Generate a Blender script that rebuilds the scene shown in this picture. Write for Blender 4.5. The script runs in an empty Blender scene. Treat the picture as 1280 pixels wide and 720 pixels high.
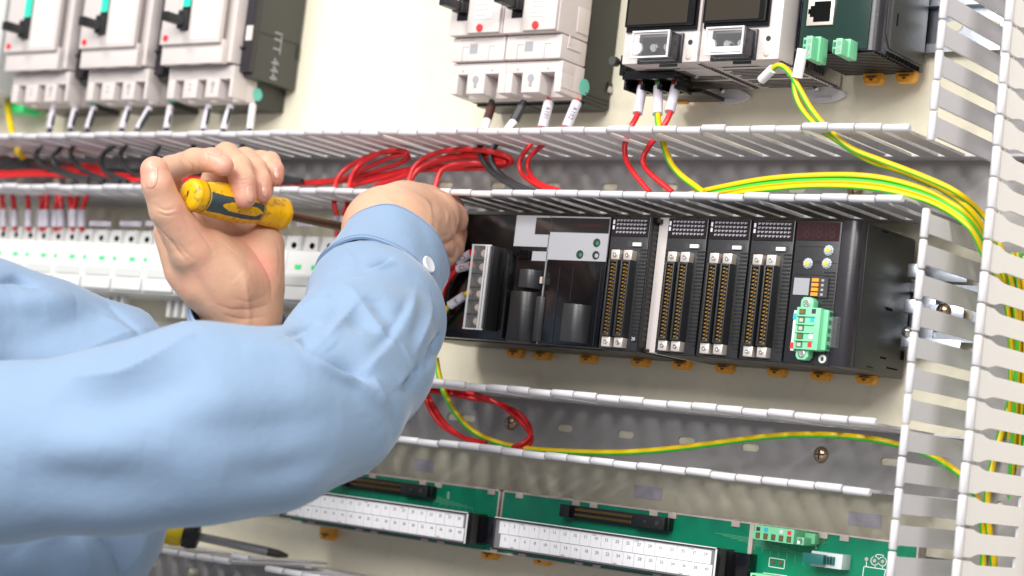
import bpy, bmesh, math, random
import numpy as np
from mathutils import Vector, Matrix
random.seed(7); np.random.seed(7)
S = bpy.context.scene
COL = S.collection
# ------------------------------------------------------------------ camera
CAM = np.array([0.575, -1.150, 0.0])
F_PX = 2500.27
_yaw, _pit, _rol = 0.66204057, 0.08445921, 0.11632748
_cy, _sy, _cp, _sp, _cr, _sr = (math.cos(_yaw), math.sin(_yaw), math.cos(_pit), math.sin(_pit), math.cos(_rol), math.sin(_rol))
FW = np.array([-_sy*_cp, _cy*_cp, _sp]); _RT = np.array([_cy, _sy, 0.0]); _UP = np.cross(_RT, FW)
RX = _cr*_RT + _sr*_UP; UX = -_sr*_RT + _cr*_UP
cam_data = bpy.data.cameras.new('camera')
cam = bpy.data.objects.new('camera', cam_data); COL.objects.link(cam)
cam_data.sensor_width = 36.0; cam_data.lens = F_PX/1280*36
cam_data.clip_start = 0.05; cam_data.clip_end = 50
_m = Matrix(((RX[0], UX[0], -FW[0], CAM[0]), (RX[1], UX[1], -FW[1], CAM[1]), (RX[2], UX[2], -FW[2], CAM[2]), (0, 0, 0, 1)))
cam.matrix_world = _m
cam_data.dof.use_dof = True
cam_data.dof.focus_distance = 1.27
cam_data.dof.aperture_fstop = 7.0
S.camera = cam
# ------------------------------------------------------------------ light
S.view_settings.view_transform = 'Standard'
S.view_settings.look = 'None'
S.view_settings.gamma = 1
S.view_settings.exposure = 0.14
w = bpy.data.worlds.new('World'); S.world = w; w.use_nodes = True
bg = w.node_tree.nodes['Background']
bg.inputs[0].default_value = (0.93, 0.96, 1.0, 1); bg.inputs[1].default_value = 0.42

def area(name, loc, target, size, power, color=(1, 1, 1)):
    l = bpy.data.lights.new(name, 'AREA'); l.shape = 'RECTANGLE'; l.size = size[0]; l.size_y = size[1]
    l.energy = power; l.color = color
    o = bpy.data.objects.new(name, l); COL.objects.link(o); o.location = loc
    o.rotation_euler = (Vector(target)-Vector(loc)).to_track_quat('-Z', 'Y').to_euler()
    return o
area('key_and_fill_light', (-0.95, -1.75, 1.60), (-0.35, 0, 0.05), (0.50, 0.35), 24, (1.0, 0.975, 0.93))
area('key_and_fill_light', (0.20, -2.4, 1.10), (-0.15, 0, -0.15), (1.6, 1.0), 64, (1.0, 0.985, 0.96))  # broad frontal fill lamp, added behind the camera to soften the shade
area('key_and_fill_light', (1.15, -1.15, 1.05), (0.0, 0, 0.1), (0.30, 0.25), 18, (1.0, 0.975, 0.94))
S.cycles.use_denoising = True
S.cycles.max_bounces = 7
S.cycles.caustics_reflective = False; S.cycles.caustics_refractive = False

# ------------------------------------------------------------------ helpers
def ray(u, v): return (u-640)/F_PX*RX - (v-360)/F_PX*UX + FW
def P(u, v, d):                       # point at d metres in front of the mounting panel
    r = ray(u, v); return CAM + r*((-d-CAM[1])/r[1])
def PD(u, v, D): return CAM + ray(u, v)*D   # point at camera depth D

def mat(name, col, rough=0.45, metal=0.0, bump=0.02, scale=400, coat=0.0, var=0.04, spec=0.5, alpha=1.0, trans=0.0, sss=0.0, rvar=0.08, dirt=0.0, bdist=0.001, dscale=60, dlo=0.56):
    m = bpy.data.materials.new(name); m.use_nodes = True
    nt = m.node_tree; b = nt.nodes['Principled BSDF']
    b.inputs['Metallic'].default_value = metal
    b.inputs['Specular IOR Level'].default_value = spec
    b.inputs['Coat Weight'].default_value = coat
    b.inputs['Coat Roughness'].default_value = 0.08
    b.inputs['Alpha'].default_value = alpha
    b.inputs['Transmission Weight'].default_value = trans
    if sss:
        b.inputs['Subsurface Weight'].default_value = sss
        b.inputs['Subsurface Radius'].default_value = (1.0, 0.35, 0.2)
        b.inputs['Subsurface Scale'].default_value = 0.006
    tc = nt.nodes.new('ShaderNodeTexCoord')
    n = nt.nodes.new('ShaderNodeTexNoise'); n.inputs['Scale'].default_value = 22; n.inputs['Detail'].default_value = 6
    nt.links.new(tc.outputs['Object'], n.inputs['Vector'])
    mx = nt.nodes.new('ShaderNodeMix'); mx.data_type = 'RGBA'
    lo = tuple(max(0, c*(1-var)) for c in col[:3]); hi = tuple(min(1, c*(1+var)) for c in col[:3])
    mx.inputs[6].default_value = (*lo, 1); mx.inputs[7].default_value = (*hi, 1)
    nt.links.new(n.outputs['Fac'], mx.inputs[0])
    out = mx.outputs[2]
    if dirt:
        n3 = nt.nodes.new('ShaderNodeTexNoise'); n3.inputs['Scale'].default_value = dscale; n3.inputs['Detail'].default_value = 9
        nt.links.new(tc.outputs['Object'], n3.inputs['Vector'])
        r3 = nt.nodes.new('ShaderNodeMapRange'); r3.inputs[1].default_value = dlo; r3.inputs[2].default_value = dlo+0.10
        r3.inputs[3].default_value = 0; r3.inputs[4].default_value = dirt
        nt.links.new(n3.outputs['Fac'], r3.inputs[0])
        m3 = nt.nodes.new('ShaderNodeMix'); m3.data_type = 'RGBA'
        nt.links.new(r3.outputs[0], m3.inputs[0]); nt.links.new(out, m3.inputs[6])
        m3.inputs[7].default_value = (col[0]*0.35+0.02, col[1]*0.3+0.02, col[2]*0.3+0.02, 1)
        out = m3.outputs[2]
    nt.links.new(out, b.inputs['Base Color'])
    mr = nt.nodes.new('ShaderNodeMapRange')
    mr.inputs[3].default_value = max(0.02, rough-rvar); mr.inputs[4].default_value = min(1, rough+rvar)
    nt.links.new(n.outputs['Fac'], mr.inputs[0]); nt.links.new(mr.outputs[0], b.inputs['Roughness'])
    if bump:
        n2 = nt.nodes.new('ShaderNodeTexNoise'); n2.inputs['Scale'].default_value = scale; n2.inputs['Detail'].default_value = 3
        nt.links.new(tc.outputs['Object'], n2.inputs['Vector'])
        bp = nt.nodes.new('ShaderNodeBump'); bp.inputs['Strength'].default_value = bump*10 if bump < 0.1 else 1.0
        bp.inputs['Distance'].default_value = bdist*0.3
        nt.links.new(n2.outputs['Fac'], bp.inputs['Height']); nt.links.new(bp.outputs['Normal'], b.inputs['Normal'])
    return m
M = {}
M['panel'] = mat('cream_enamel', (0.80, 0.745, 0.585), 0.34, bump=0.03, scale=900, var=0.03, dirt=0.10)
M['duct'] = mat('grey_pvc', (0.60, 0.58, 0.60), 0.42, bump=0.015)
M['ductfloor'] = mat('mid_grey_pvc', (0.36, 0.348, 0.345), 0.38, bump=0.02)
M['cream'] = mat('pinkish_cream_plastic', (0.60, 0.54, 0.52), 0.42, var=0.02)
M['white'] = mat('white_plastic', (0.68, 0.68, 0.665), 0.38)
M['whitegrey'] = mat('pale_grey_plastic', (0.58, 0.585, 0.57), 0.35)
M['breakerdark'] = mat('olive_black_plastic', (0.024, 0.026, 0.022), 0.4)
M['auxgrey'] = mat('graphite_plastic', (0.045, 0.045, 0.041), 0.45, bump=0.03)
M['gloss'] = mat('glossy_black_plastic', (0.004, 0.004, 0.005), 0.14, bump=0.008, rvar=0.05)
M['black'] = mat('black_plastic', (0.010, 0.010, 0.011), 0.36, bump=0.03)
M['dark'] = mat('charcoal_plastic', (0.019, 0.019, 0.021), 0.36, bump=0.03)
M['void'] = mat('opening_shade', (0.003, 0.003, 0.003), 0.8, bump=0, spec=0.1)  # near-black solid faces stand for the shade inside openings
M['soft'] = mat('satin_black_edge', (0.022, 0.019, 0.024), 0.30, bump=0.02)
M['label'] = mat('silver_grey_label', (0.31, 0.31, 0.335), 0.4)
M['lens'] = mat('smoked_display_window', (0.012, 0.008, 0.008), 0.1, bump=0)
M['olivelens'] = mat('dead_display', (0.030, 0.024, 0.017), 0.5, bump=0, spec=0.15)
M['gold'] = mat('gold_contacts', (0.52, 0.30, 0.08), 0.35, metal=1.0)
M['steel'] = mat('bright_steel', (0.72, 0.70, 0.68), 0.28, metal=1.0, dirt=0.3)
M['zinc'] = mat('zinc_plated_steel', (0.68, 0.72, 0.80), 0.32, metal=1.0)
M['darksteel'] = mat('satin_tool_steel', (0.36, 0.36, 0.37), 0.3, metal=1.0)
M['brass'] = mat('passivated_screw', (0.52, 0.38, 0.24), 0.25, metal=1.0, dirt=0.5)
M['copper'] = mat('copper_contact', (0.55, 0.24, 0.10), 0.35, metal=1.0)
M['bezel'] = mat('nickel_bracket', (0.70, 0.62, 0.56), 0.38, metal=0.6, dirt=0.2)
M['orange'] = mat('orange_clip_plastic', (0.80, 0.36, 0.03), 0.42, bump=0.03)
M['plug'] = mat('light_green_plastic', (0.20, 0.60, 0.33), 0.42)
M['plugdark'] = mat('cavity_shade_green', (0.02, 0.14, 0.07), 0.5)  # darker copy of the plug green, shade of its holes put into colour
M['pcb'] = mat('green_circuit_board', (0.0, 0.22, 0.11), 0.28, bump=0.02, coat=0.3, var=0.12)
M['pcbdark'] = mat('board_shade_green', (0.012, 0.028, 0.02), 0.35)  # dark copy of the board green, paints the shade of recesses and holes
M['trace'] = mat('pale_trace_ink', (0.10, 0.36, 0.22), 0.4, bump=0)
M['silk'] = mat('white_board_ink', (0.75, 0.8, 0.78), 0.5, bump=0)
M['rail'] = mat('beige_board_carrier', (0.55, 0.47, 0.42), 0.45)
M['paper'] = mat('marker_paper', (0.78, 0.76, 0.78), 0.5)
M['ink'] = mat('printed_ink', (0.03, 0.03, 0.035), 0.6, bump=0)
M['greyink'] = mat('grey_printed_ink', (0.35, 0.33, 0.33), 0.6, bump=0)
M['red'] = mat('red_wire_insulation', (0.62, 0.012, 0.015), 0.33, bump=0.01, var=0.08)
M['reddot'] = mat('red_button_plastic', (0.85, 0.03, 0.04), 0.4)
M['blackwire'] = mat('black_wire_insulation', (0.03, 0.032, 0.034), 0.38)
M['brownwire'] = mat('brown_wire_insulation', (0.055, 0.015, 0.012), 0.4)
M['yellow'] = mat('yellow_wire_insulation', (0.76, 0.51, 0.0), 0.33, bump=0.01)
M['green'] = mat('green_wire_stripe', (0.06, 0.50, 0.03), 0.33, bump=0.01)
M['faintprint'] = mat('faint_grey_print', (0.44, 0.42, 0.42), 0.6, bump=0)
M['dimmark'] = mat('dim_module_print', (0.30, 0.28, 0.32), 0.5, bump=0)
M['sleeve'] = mat('lilac_white_marker_sleeve', (0.62, 0.585, 0.655), 0.42)
M['ferrule'] = mat('white_heat_shrink', (0.82, 0.80, 0.80), 0.45)
M['teal'] = mat('teal_sticker', (0.12, 0.52, 0.42), 0.4)
M['greenon'] = mat('green_indicator_window', (0.03, 0.72, 0.46), 0.35)
M['flag'] = mat('bright_green_flag', (0.05, 0.68, 0.20), 0.4)
M['clear'] = mat('clear_plastic', (0.93, 0.93, 0.95), 0.06, bump=0, alpha=0.06, spec=0.6, coat=0.2)
M['clearedge'] = mat('clear_plastic_edge', (0.85, 0.84, 0.86), 0.15, bump=0, alpha=0.75)
M['lilac'] = mat('lilac_tape_label', (0.62, 0.57, 0.66), 0.5)
M['connw'] = mat('milky_connector_plastic', (0.60, 0.66, 0.66), 0.35)
M['tealdark'] = mat('dark_teal_plastic', (0.01, 0.12, 0.11), 0.4)
M['skin'] = None; M['shirt'] = None
M['yplastic'] = mat('worn_yellow_handle', (0.74, 0.40, 0.0), 0.38, bump=0.05, scale=260, dirt=0.7, bdist=0.002, dscale=240, dlo=0.54)
M['yclean'] = mat('yellow_handle_plastic', (0.75, 0.55, 0.01), 0.36)
M['rubber'] = mat('blue_grey_rubber_grip', (0.035, 0.06, 0.068), 0.6, bump=0.06, scale=700, dirt=0.5, dscale=200, dlo=0.5)
M['rod'] = mat('dark_oiled_steel', (0.20, 0.12, 0.08), 0.35, metal=0.8, bump=0.08, scale=500)
M['darkbrown'] = mat('slot_and_grime_brown', (0.09, 0.04, 0.01), 0.7)
M['cyan'] = mat('cyan_ink', (0.02, 0.42, 0.55), 0.5, bump=0)
M['darkred'] = mat('dark_red_display', (0.03, 0.006, 0.008), 0.2, bump=0)
M['bluewhite'] = mat('pale_dial_plastic', (0.38, 0.44, 0.48), 0.35)
M['dialy'] = mat('dial_arrow_plastic', (0.75, 0.50, 0.05), 0.4)
M['dip'] = mat('orange_switch_plastic', (0.85, 0.30, 0.02), 0.4)
M['button'] = mat('white_shirt_button', (0.70, 0.72, 0.76), 0.25, bump=0)
M['thread'] = mat('blue_stitching', (0.13, 0.21, 0.42), 0.8, bump=0)
M['nail'] = mat('fingernail', (0.60, 0.32, 0.235), 0.35, bump=0, sss=0.2, coat=0.1)

ORG = {}
def setp(o, label=None, cat=None, group=None, kind=None):
    if label: o['label'] = label
    if cat: o['category'] = cat
    if group: o['group'] = group
    if kind: o['kind'] = kind
    return o
def thing(name, label, cat, loc=(0, 0, 0), group=None):
    o = bpy.data.objects.new(name, None); COL.objects.link(o); o.location = loc; o.empty_display_size = 0.02
    ORG[o.name] = np.array(loc, float)
    return setp(o, label, cat, group)
def org(parent): return ORG.get(parent.name, np.zeros(3)) if parent else np.zeros(3)

class MB:
    def __init__(s): s.v = []; s.f = []; s.mi = []
    def add(s, vs, fs, mi=0):
        n = len(s.v); s.v += [tuple(map(float, p)) for p in vs]; s.f += [tuple(i+n for i in f) for f in fs]; s.mi += [mi]*len(fs); return s
    def box(s, x0, x1, d0, d1, z0, z1, mi=0):        # d = distance out from the panel
        x0, x1 = sorted((x0, x1)); y0, y1 = sorted((-d0, -d1)); z0, z1 = sorted((z0, z1))
        return s.add([(x0,y0,z0),(x1,y0,z0),(x1,y1,z0),(x0,y1,z0),(x0,y0,z1),(x1,y0,z1),(x1,y1,z1),(x0,y1,z1)],
                     [(0,3,2,1),(4,5,6,7),(0,1,5,4),(1,2,6,5),(2,3,7,6),(3,0,4,7)], mi)
    def rect(s, u0, v0, u1, v1, d, dback, mi=0, dref=None):     # face seen between two pixels, standing at depth d
        a = P(u0, v0, d); b = P(u1, v1, d)
        return s.box(a[0], b[0], dback, d, b[2], a[2], mi)
    def prism(s, poly, axis, a0, a1, mi=0):          # poly in the two other axes, extruded along axis
        n = len(poly); vs = []
        for a in (a0, a1):
            for p, q in poly:
                vs.append({'x': (a, p, q), 'y': (p, a, q), 'z': (p, q, a)}[axis])
        fs = [tuple(range(n)), tuple(range(2*n-1, n-1, -1))] + [(i+n, (i+1) % n+n, (i+1) % n, i) for i in range(n)]
        return s.add(vs, fs, mi)
    def cyl(s, c, axis, r, l, n=16, mi=0, r2=None):   # starts at c, runs l along the axis vector
        c = Vector(c); ax = Vector(axis).normalized(); t = ax.orthogonal().normalized(); b = ax.cross(t)
        r2 = r if r2 is None else r2; vs = []
        for k, rr in ((0, r), (1, r2)):
            for i in range(n):
                a = 2*math.pi*i/n; vs.append(c+ax*(l*k)+(t*math.cos(a)+b*math.sin(a))*rr)
        fs = [tuple(range(n-1, -1, -1)), tuple(range(n, 2*n))] + [(i, (i+1) % n, (i+1) % n+n, i+n) for i in range(n)]
        return s.add(vs, fs, mi)
    def lathe(s, c, axis, prof, n=20, mi=0):          # prof = [(along, radius)]
        c = Vector(c); ax = Vector(axis).normalized(); t = ax.orthogonal().normalized(); b = ax.cross(t); vs = []
        for h, rr in prof:
            for i in range(n):
                a = 2*math.pi*i/n; vs.append(c+ax*h+(t*math.cos(a)+b*math.sin(a))*rr)
        m = len(prof); fs = [tuple(range(n-1, -1, -1)), tuple(range((m-1)*n, m*n))]
        for k in range(m-1):
            fs += [(k*n+i, k*n+(i+1) % n, (k+1)*n+(i+1) % n, (k+1)*n+i) for i in range(n)]
        return s.add(vs, fs, mi)
    def tube(s, pts, r, n=10, mi=0, stripe=None, twist=0.0, phase=0.0, caps=True):
        pts = [Vector(p) for p in pts]; m = len(pts); t0 = (pts[1]-pts[0]).normalized(); nrm = (t0.orthogonal() if not stripe else ((Vector(CAM)-pts[0]) - t0*(Vector(CAM)-pts[0]).dot(t0))).normalized(); vs = []
        for k, p in enumerate(pts):
            t = (pts[min(k+1, m-1)]-pts[max(k-1, 0)]).normalized()
            if stripe: nrm = Vector(CAM)-p
            nrm = (nrm - t*nrm.dot(t)).normalized(); b = t.cross(nrm); rr = r[k] if isinstance(r, (list, tuple)) else r
            for i in range(n):
                a = 2*math.pi*i/n+twist*k+phase; vs.append(p+(nrm*math.cos(a)+b*math.sin(a))*rr)
        fs = []; mis = []
        for k in range(m-1):
            for i in range(n):
                fs.append((k*n+i, k*n+(i+1) % n, (k+1)*n+(i+1) % n, (k+1)*n+i))
                mis.append(stripe[1] if stripe and i in stripe[0] else mi)
        if caps: fs += [tuple(range(n-1, -1, -1)), tuple(range((m-1)*n, m*n))]; mis += [mi, mi]
        s.add(vs, fs, mi); s.mi[-len(fs):] = mis
        return s
    def mesh(s, name, mats, o=np.zeros(3), bevel=0, seg=2, smooth=True, ang=35):
        me = bpy.data.meshes.new(name); me.from_pydata([(a-o[0], b-o[1], c-o[2]) for a, b, c in s.v], [], s.f)
        for m_ in (mats if isinstance(mats, (list, tuple)) else [mats]): me.materials.append(m_)
        me.polygons.foreach_set('material_index', s.mi)
        bm = bmesh.new(); bm.from_mesh(me)
        bmesh.ops.recalc_face_normals(bm, faces=bm.faces)
        if bevel:
            es = [e for e in bm.edges if len(e.link_faces) == 2 and e.calc_face_angle(0) > math.radians(30)]
            bmesh.ops.bevel(bm, geom=es, offset=bevel, segments=seg, profile=0.6, affect='EDGES', clamp_overlap=True)
        bm.to_mesh(me); bm.free()
        if smooth:
            me.polygons.foreach_set('use_smooth', [True]*len(me.polygons))
            me.set_sharp_from_angle(angle=math.radians(ang))
        me.update(); return me
    def build(s, name, mats, parent=None, bevel=0, seg=2, smooth=True, ang=35):
        me = s.mesh(name, mats, org(parent), bevel, seg, smooth, ang)
        o = bpy.data.objects.new(name, me); COL.objects.link(o)
        if parent: o.parent = parent; ORG[o.name] = org(parent)
        return o
def spline(pts, n=8):
    pts = [np.array(p, float) for p in pts]; q = [2*pts[0]-pts[1]]+pts+[2*pts[-1]-pts[-2]]; out = []
    for i in range(1, len(q)-2):
        for k in range(n):
            t = k/n; a, b, c, d = q[i-1:i+3]
            out.append(0.5*((2*b)+(c-a)*t+(2*a-5*b+4*c-d)*t*t+(-a+3*b-3*c+d)*t**3))
    out.append(pts[-1]); return out
def put(name, me, parent, loc=(0, 0, 0)):
    o = bpy.data.objects.new(name, me); COL.objects.link(o); o.location = loc
    if parent: o.parent = parent
    ORG[o.name] = org(parent)
    return o
def copy_tree(o, parent=None, off=None):
    kids = [c for c in o.children]
    c = o.copy(); COL.objects.link(c); c.parent = parent
    if off is not None: c.location = Vector(o.location)+Vector(off)
    ORG[c.name] = org(o)+(np.array(off) if off is not None else 0)
    for ch in kids:
        copy_tree(ch, c)
    return c
def kid(root, name): return [c for c in root.children if c.name.split('.')[0] == name]
_txt = {}
def text_mesh(s, size, m, ext=0.0001, align='CENTER'):
    key = (s, size, m.name, ext, align)
    if key in _txt: return _txt[key]
    cu = bpy.data.curves.new('lettering', 'FONT'); cu.body = s; cu.size = size; cu.extrude = ext; cu.align_x = align; cu.align_y = 'CENTER'
    cu.resolution_u = 2
    o = bpy.data.objects.new('lettering', cu); COL.objects.link(o)
    bpy.context.view_layer.update()
    me = bpy.data.meshes.new_from_object(o.evaluated_get(bpy.context.evaluated_depsgraph_get()))
    bpy.data.objects.remove(o); bpy.data.curves.remove(cu)
    me.materials.clear(); me.materials.append(m); _txt[key] = me; return me
def text(name, s, size, m, loc, parent, rot=(math.pi/2, 0, 0), align='CENTER', ext=0.00008):
    o = bpy.data.objects.new(name, text_mesh(s, size, m, ext, align)); COL.objects.link(o)
    lo = np.array(loc)-org(parent); o.location = lo; o.rotation_euler = rot; o.parent = parent
    return o
def plate(name, outline, holes, mats, y0, y1, parent=None):   # flat plate in x,z with holes; y0..y1 thick
    cu = bpy.data.curves.new(name, 'CURVE'); cu.dimensions = '2D'; cu.fill_mode = 'BOTH'; cu.extrude = abs(y1-y0)/2
    for poly in [outline]+holes:
        sp = cu.splines.new('POLY'); sp.points.add(len(poly)-1); sp.use_cyclic_u = True
        for i, (a, b) in enumerate(poly): sp.points[i].co = (a, b, 0, 1)
    o = bpy.data.objects.new(name, cu); COL.objects.link(o); bpy.context.view_layer.update()
    me = bpy.data.meshes.new_from_object(o.evaluated_get(bpy.context.evaluated_depsgraph_get()))
    bpy.data.objects.remove(o); bpy.data.curves.remove(cu)
    me.name = name
    me.transform(Matrix.Translation((0, (y0+y1)/2, 0)) @ Matrix.Rotation(math.pi/2, 4, 'X'))
    og = org(parent); me.transform(Matrix.Translation(tuple(-og)))
    me.materials.clear()
    me.materials.append(mats)
    ob = bpy.data.objects.new(name, me); COL.objects.link(ob)
    if parent: ob.parent = parent
    ORG[ob.name] = og
    return ob
def slot_outline(cx, cz, w_, h_, n=6, vert=False):
    r = h_/2; pts = []
    for k in range(n+1):
        a = -math.pi/2+math.pi*k/n; pts.append((w_/2-r+r*math.cos(a), r*math.sin(a)))
    for k in range(n+1):
        a = math.pi/2+math.pi*k/n; pts.append((-(w_/2-r)+r*math.cos(a), r*math.sin(a)))
    return [(cx+(q if vert else p), cz+(p if vert else q)) for p, q in pts]
# ------------------------------------------------------------------ the mounting panel (setting)
o = plate('mounting_panel', [(-1.35, -0.45), (0.45, -0.45), (0.45, 0.75), (-1.35, 0.75)], [], M['panel'], 0.0, 0.003)
setp(o, kind='structure')
def rim_nick(): return random.uniform(-0.00025, 0.00025)
PITCH = 0.0181
def finger_mesh(kind, orient, sgn):
    """one finger of a slotted duct wall: s along the duct, d depth, t outward thickness"""
    mb = MB()
    hw = 0.0061 if (kind == 'straight' and orient == 'h') else 0.0058; n = PITCH/2-0.0005
    if kind == 'straight':
        poly = [(-hw, 0.010), (hw, 0.010), (hw, 0.0945), (n-0.001, 0.0965), (-(n-0.001), 0.0965), (-hw, 0.0945)]
    else:
        poly = [(-hw, 0.010), (hw, 0.010), (hw, 0.068), (hw+0.0006, 0.0725), (n-0.0006, 0.079), (n-0.0004, 0.0965), (-n+0.0004, 0.0965), (-n+0.0006, 0.079), (-hw-0.0006, 0.0725), (-hw, 0.068)]
    def vec(s_, d_, t_):
        t_ *= sgn
        return (s_, -d_, t_) if orient == 'h' else (t_, -d_, s_)
    m = len(poly); vs = [vec(a, b, t) for t in (-0.0009, 0.0009) for a, b in poly]
    mb.add(vs, [tuple(range(m)), tuple(range(2*m-1, m-1, -1))]+[(i, (i+1) % m, (i+1) % m+m, i+m) for i in range(m)])
    # rolled rim bar
    prof = []
    for k in range(12):
        a = 2*math.pi*k/12; prof.append((0.0972+0.0026*math.cos(a), 0.0011+0.0024*math.sin(a)))
    q = len(prof); vs = [vec(sx, d_, t_) for sx in (-n, -n+0.0006, n-0.0006, n) for d_, t_ in prof]
    for j in range(q):       # rounded ends
        for row, k in ((0, 0.8), (3, 0.8)):
            d_, t_ = prof[j]; sx = -n if row == 0 else n
            vs[row*q+j] = vec(sx, 0.0972+(d_-0.0972)*k, 0.0011+(t_-0.0011)*k)
    fs = [tuple(range(q)), tuple(range(4*q-1, 3*q-1, -1))]
    for r_ in range(3): fs += [(r_*q+i, r_*q+(i+1) % q, (r_+1)*q+(i+1) % q, (r_+1)*q+i) for i in range(q)]
    mb.add(vs, fs)
    if kind != 'straight':   # snap ridge for the cover on the outer face
        vs = [vec(a, b, t) for t in (0.0006, 0.0016) for a, b in ((-n+0.001, 0.0885), (n-0.001, 0.0885), (n-0.001, 0.0905), (-n+0.001, 0.0905))]
        mb.add(vs, [(0, 1, 2, 3), (7, 6, 5, 4), (0, 4, 5, 1), (1, 5, 6, 2), (2, 6, 7, 3), (3, 7, 4, 0)])
    return mb.mesh('finger', M['duct'], ang=40)
FM = {}
def wall(root, kind, orient, sgn, pos, a, b, phase, bent=()):
    """a run of fingers between a and b along the duct; gaps at phase + k*PITCH"""
    key = (kind, orient, sgn)
    if key not in FM: FM[key] = finger_mesh(*key)
    k0 = math.ceil((a-phase)/PITCH); c = phase+(k0+0.5)*PITCH; i = 0
    while c+PITCH/2 <= b+0.004:
        og = org(root)
        t = pos+rim_nick(); s_ = c
        for bx, bt in bent:
            if abs(c-bx) < PITCH/2: t += bt
        loc = (s_-og[0], rim_nick()*2-og[1], t-og[2]) if orient == 'h' else (t-og[0], rim_nick()*2-og[1], s_-og[2])
        f = put('finger', FM[key], root, loc)
        f.rotation_euler = (random.uniform(-.006, .006), random.uniform(-.004, .004), 0) if orient == 'h' else (0, 0, random.uniform(-.003, .003))
        c += PITCH; i += 1
def floor_piece(root, x0, x1, z0, z1, holes):
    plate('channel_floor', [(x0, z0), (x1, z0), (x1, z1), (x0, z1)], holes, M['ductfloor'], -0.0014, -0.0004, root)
def screw(root, x, z, d0=0.0014, r=0.0053, label=None, name='screw', m=None):
    mb = MB(); mb.lathe((x, -d0, z), (0, -1, 0), [(0, r), (0.0008, r), (0.0022, r*0.8), (0.0031, r*0.42), (0.0032, 0.0003)], 18)
    mb.mi = [0]*len(mb.mi)
    mb.box(x-r*0.62, x+r*0.62, d0+0.0027, d0+0.00335, z-0.0004, z+0.0004, 1); mb.box(x-0.0004, x+0.0004, d0+0.0027, d0+0.0034, z-r*0.62, z+r*0.62, 1)
    return mb.build(name, [m or M['brass'], M['ink']], root)
def hduct(label, x0, x1, zt, zb, pt, pb, sx=(), screws=(), bent_t=(), bent_b=(), xw=None, runs_t=None, runs_b=None):
    r = thing('wiring_duct', label, 'wiring duct', (x1, 0, zb), 'slotted wiring ducts on the panel')
    zc = (zt+zb)/2
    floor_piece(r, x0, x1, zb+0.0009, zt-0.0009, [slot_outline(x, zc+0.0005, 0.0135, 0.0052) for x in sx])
    mb = MB()
    mb.box(x0, xw or x1, 0.0006, 0.0155, zt-0.0009, zt+0.0009); mb.box(x0, x1, 0.0006, 0.0155, zb-0.0009, zb+0.0009)
    mb.build('channel_side', M['duct'], r, bevel=0.0003)
    for a, b in (runs_t or [(x0, x1)]): wall(r, 'straight', 'h', 1, zt, a, b, pt, bent_t)
    for a, b in (runs_b or [(x0, x1)]): wall(r, 'flared', 'h', -1, zb, a, b, pb, bent_b)
    for x in screws: screw(r, x, zc+0.0005)
    return r
hduct('long slotted grey duct crossing the panel above the black controller, red and black wires inside', -1.05, 0.0515, 0.2190, 0.1783, -0.1454, -0.1268,
      sx=[-0.9+0.0505*k for k in range(19)], screws=[-0.0485], bent_t=[(-0.024, 0.0018)], bent_b=[(-0.352, 0.0035), (-0.3345, 0.001)], xw=0.0885, runs_t=[(-1.05, 0.046)], runs_b=[(-1.05, 0.047)])
hduct('slotted grey duct under the black controller holding the twisted red pair', -0.80, 0.0515, 0.0443, 0.0057, -0.1297, -0.2015,
      sx=[-0.2587-0.0505*k for k in range(2, 10)]+[-0.2587, -0.2065, -0.1567, -0.1065, -0.0042, -0.3470], screws=[-0.3066, -0.0533], runs_t=[(-0.8, 0.0445)], runs_b=[(-0.8, 0.045)])
hduct('slotted grey duct at the bottom left beneath the lying screwdriver', -0.80, 0.0515, -0.1003, -0.1400, -0.4746, -0.2015,
      sx=[-0.2587-0.0505*k for k in range(-5, 10)], screws=[-0.4985], bent_t=[(-0.4655, 0.005)], runs_t=[(-0.8, -0.457), (-0.4496, 0.045)], runs_b=[(-0.8, 0.045)])
# upright duct on the right
r = thing('wiring_duct', 'upright slotted grey duct at the right edge with yellow green wires inside', 'wiring duct', (0.07, 0, -0.25), 'slotted wiring ducts on the panel')
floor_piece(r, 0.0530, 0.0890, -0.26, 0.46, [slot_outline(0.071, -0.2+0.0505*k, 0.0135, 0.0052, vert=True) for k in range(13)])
mb = MB(); mb.box(0.0516, 0.0534, 0.0006, 0.0155, -0.26, 0.1735); mb.box(0.0496, 0.0514, 0.0006, 0.0155, 0.2205, 0.46); mb.box(0.0888, 0.0906, 0.0006, 0.0155, -0.26, 0.46)
mb.build('channel_side', M['duct'], r, bevel=0.0003)
wall(r, 'straight', 'v', -1, 0.0525, -0.26, 0.1745, 0.0997)
wall(r, 'straight', 'v', -1, 0.0505, 0.2112, 0.44, 0.2296)
wall(r, 'flared', 'v', 1, 0.0897, -0.26, 0.44, 0.1001)
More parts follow.
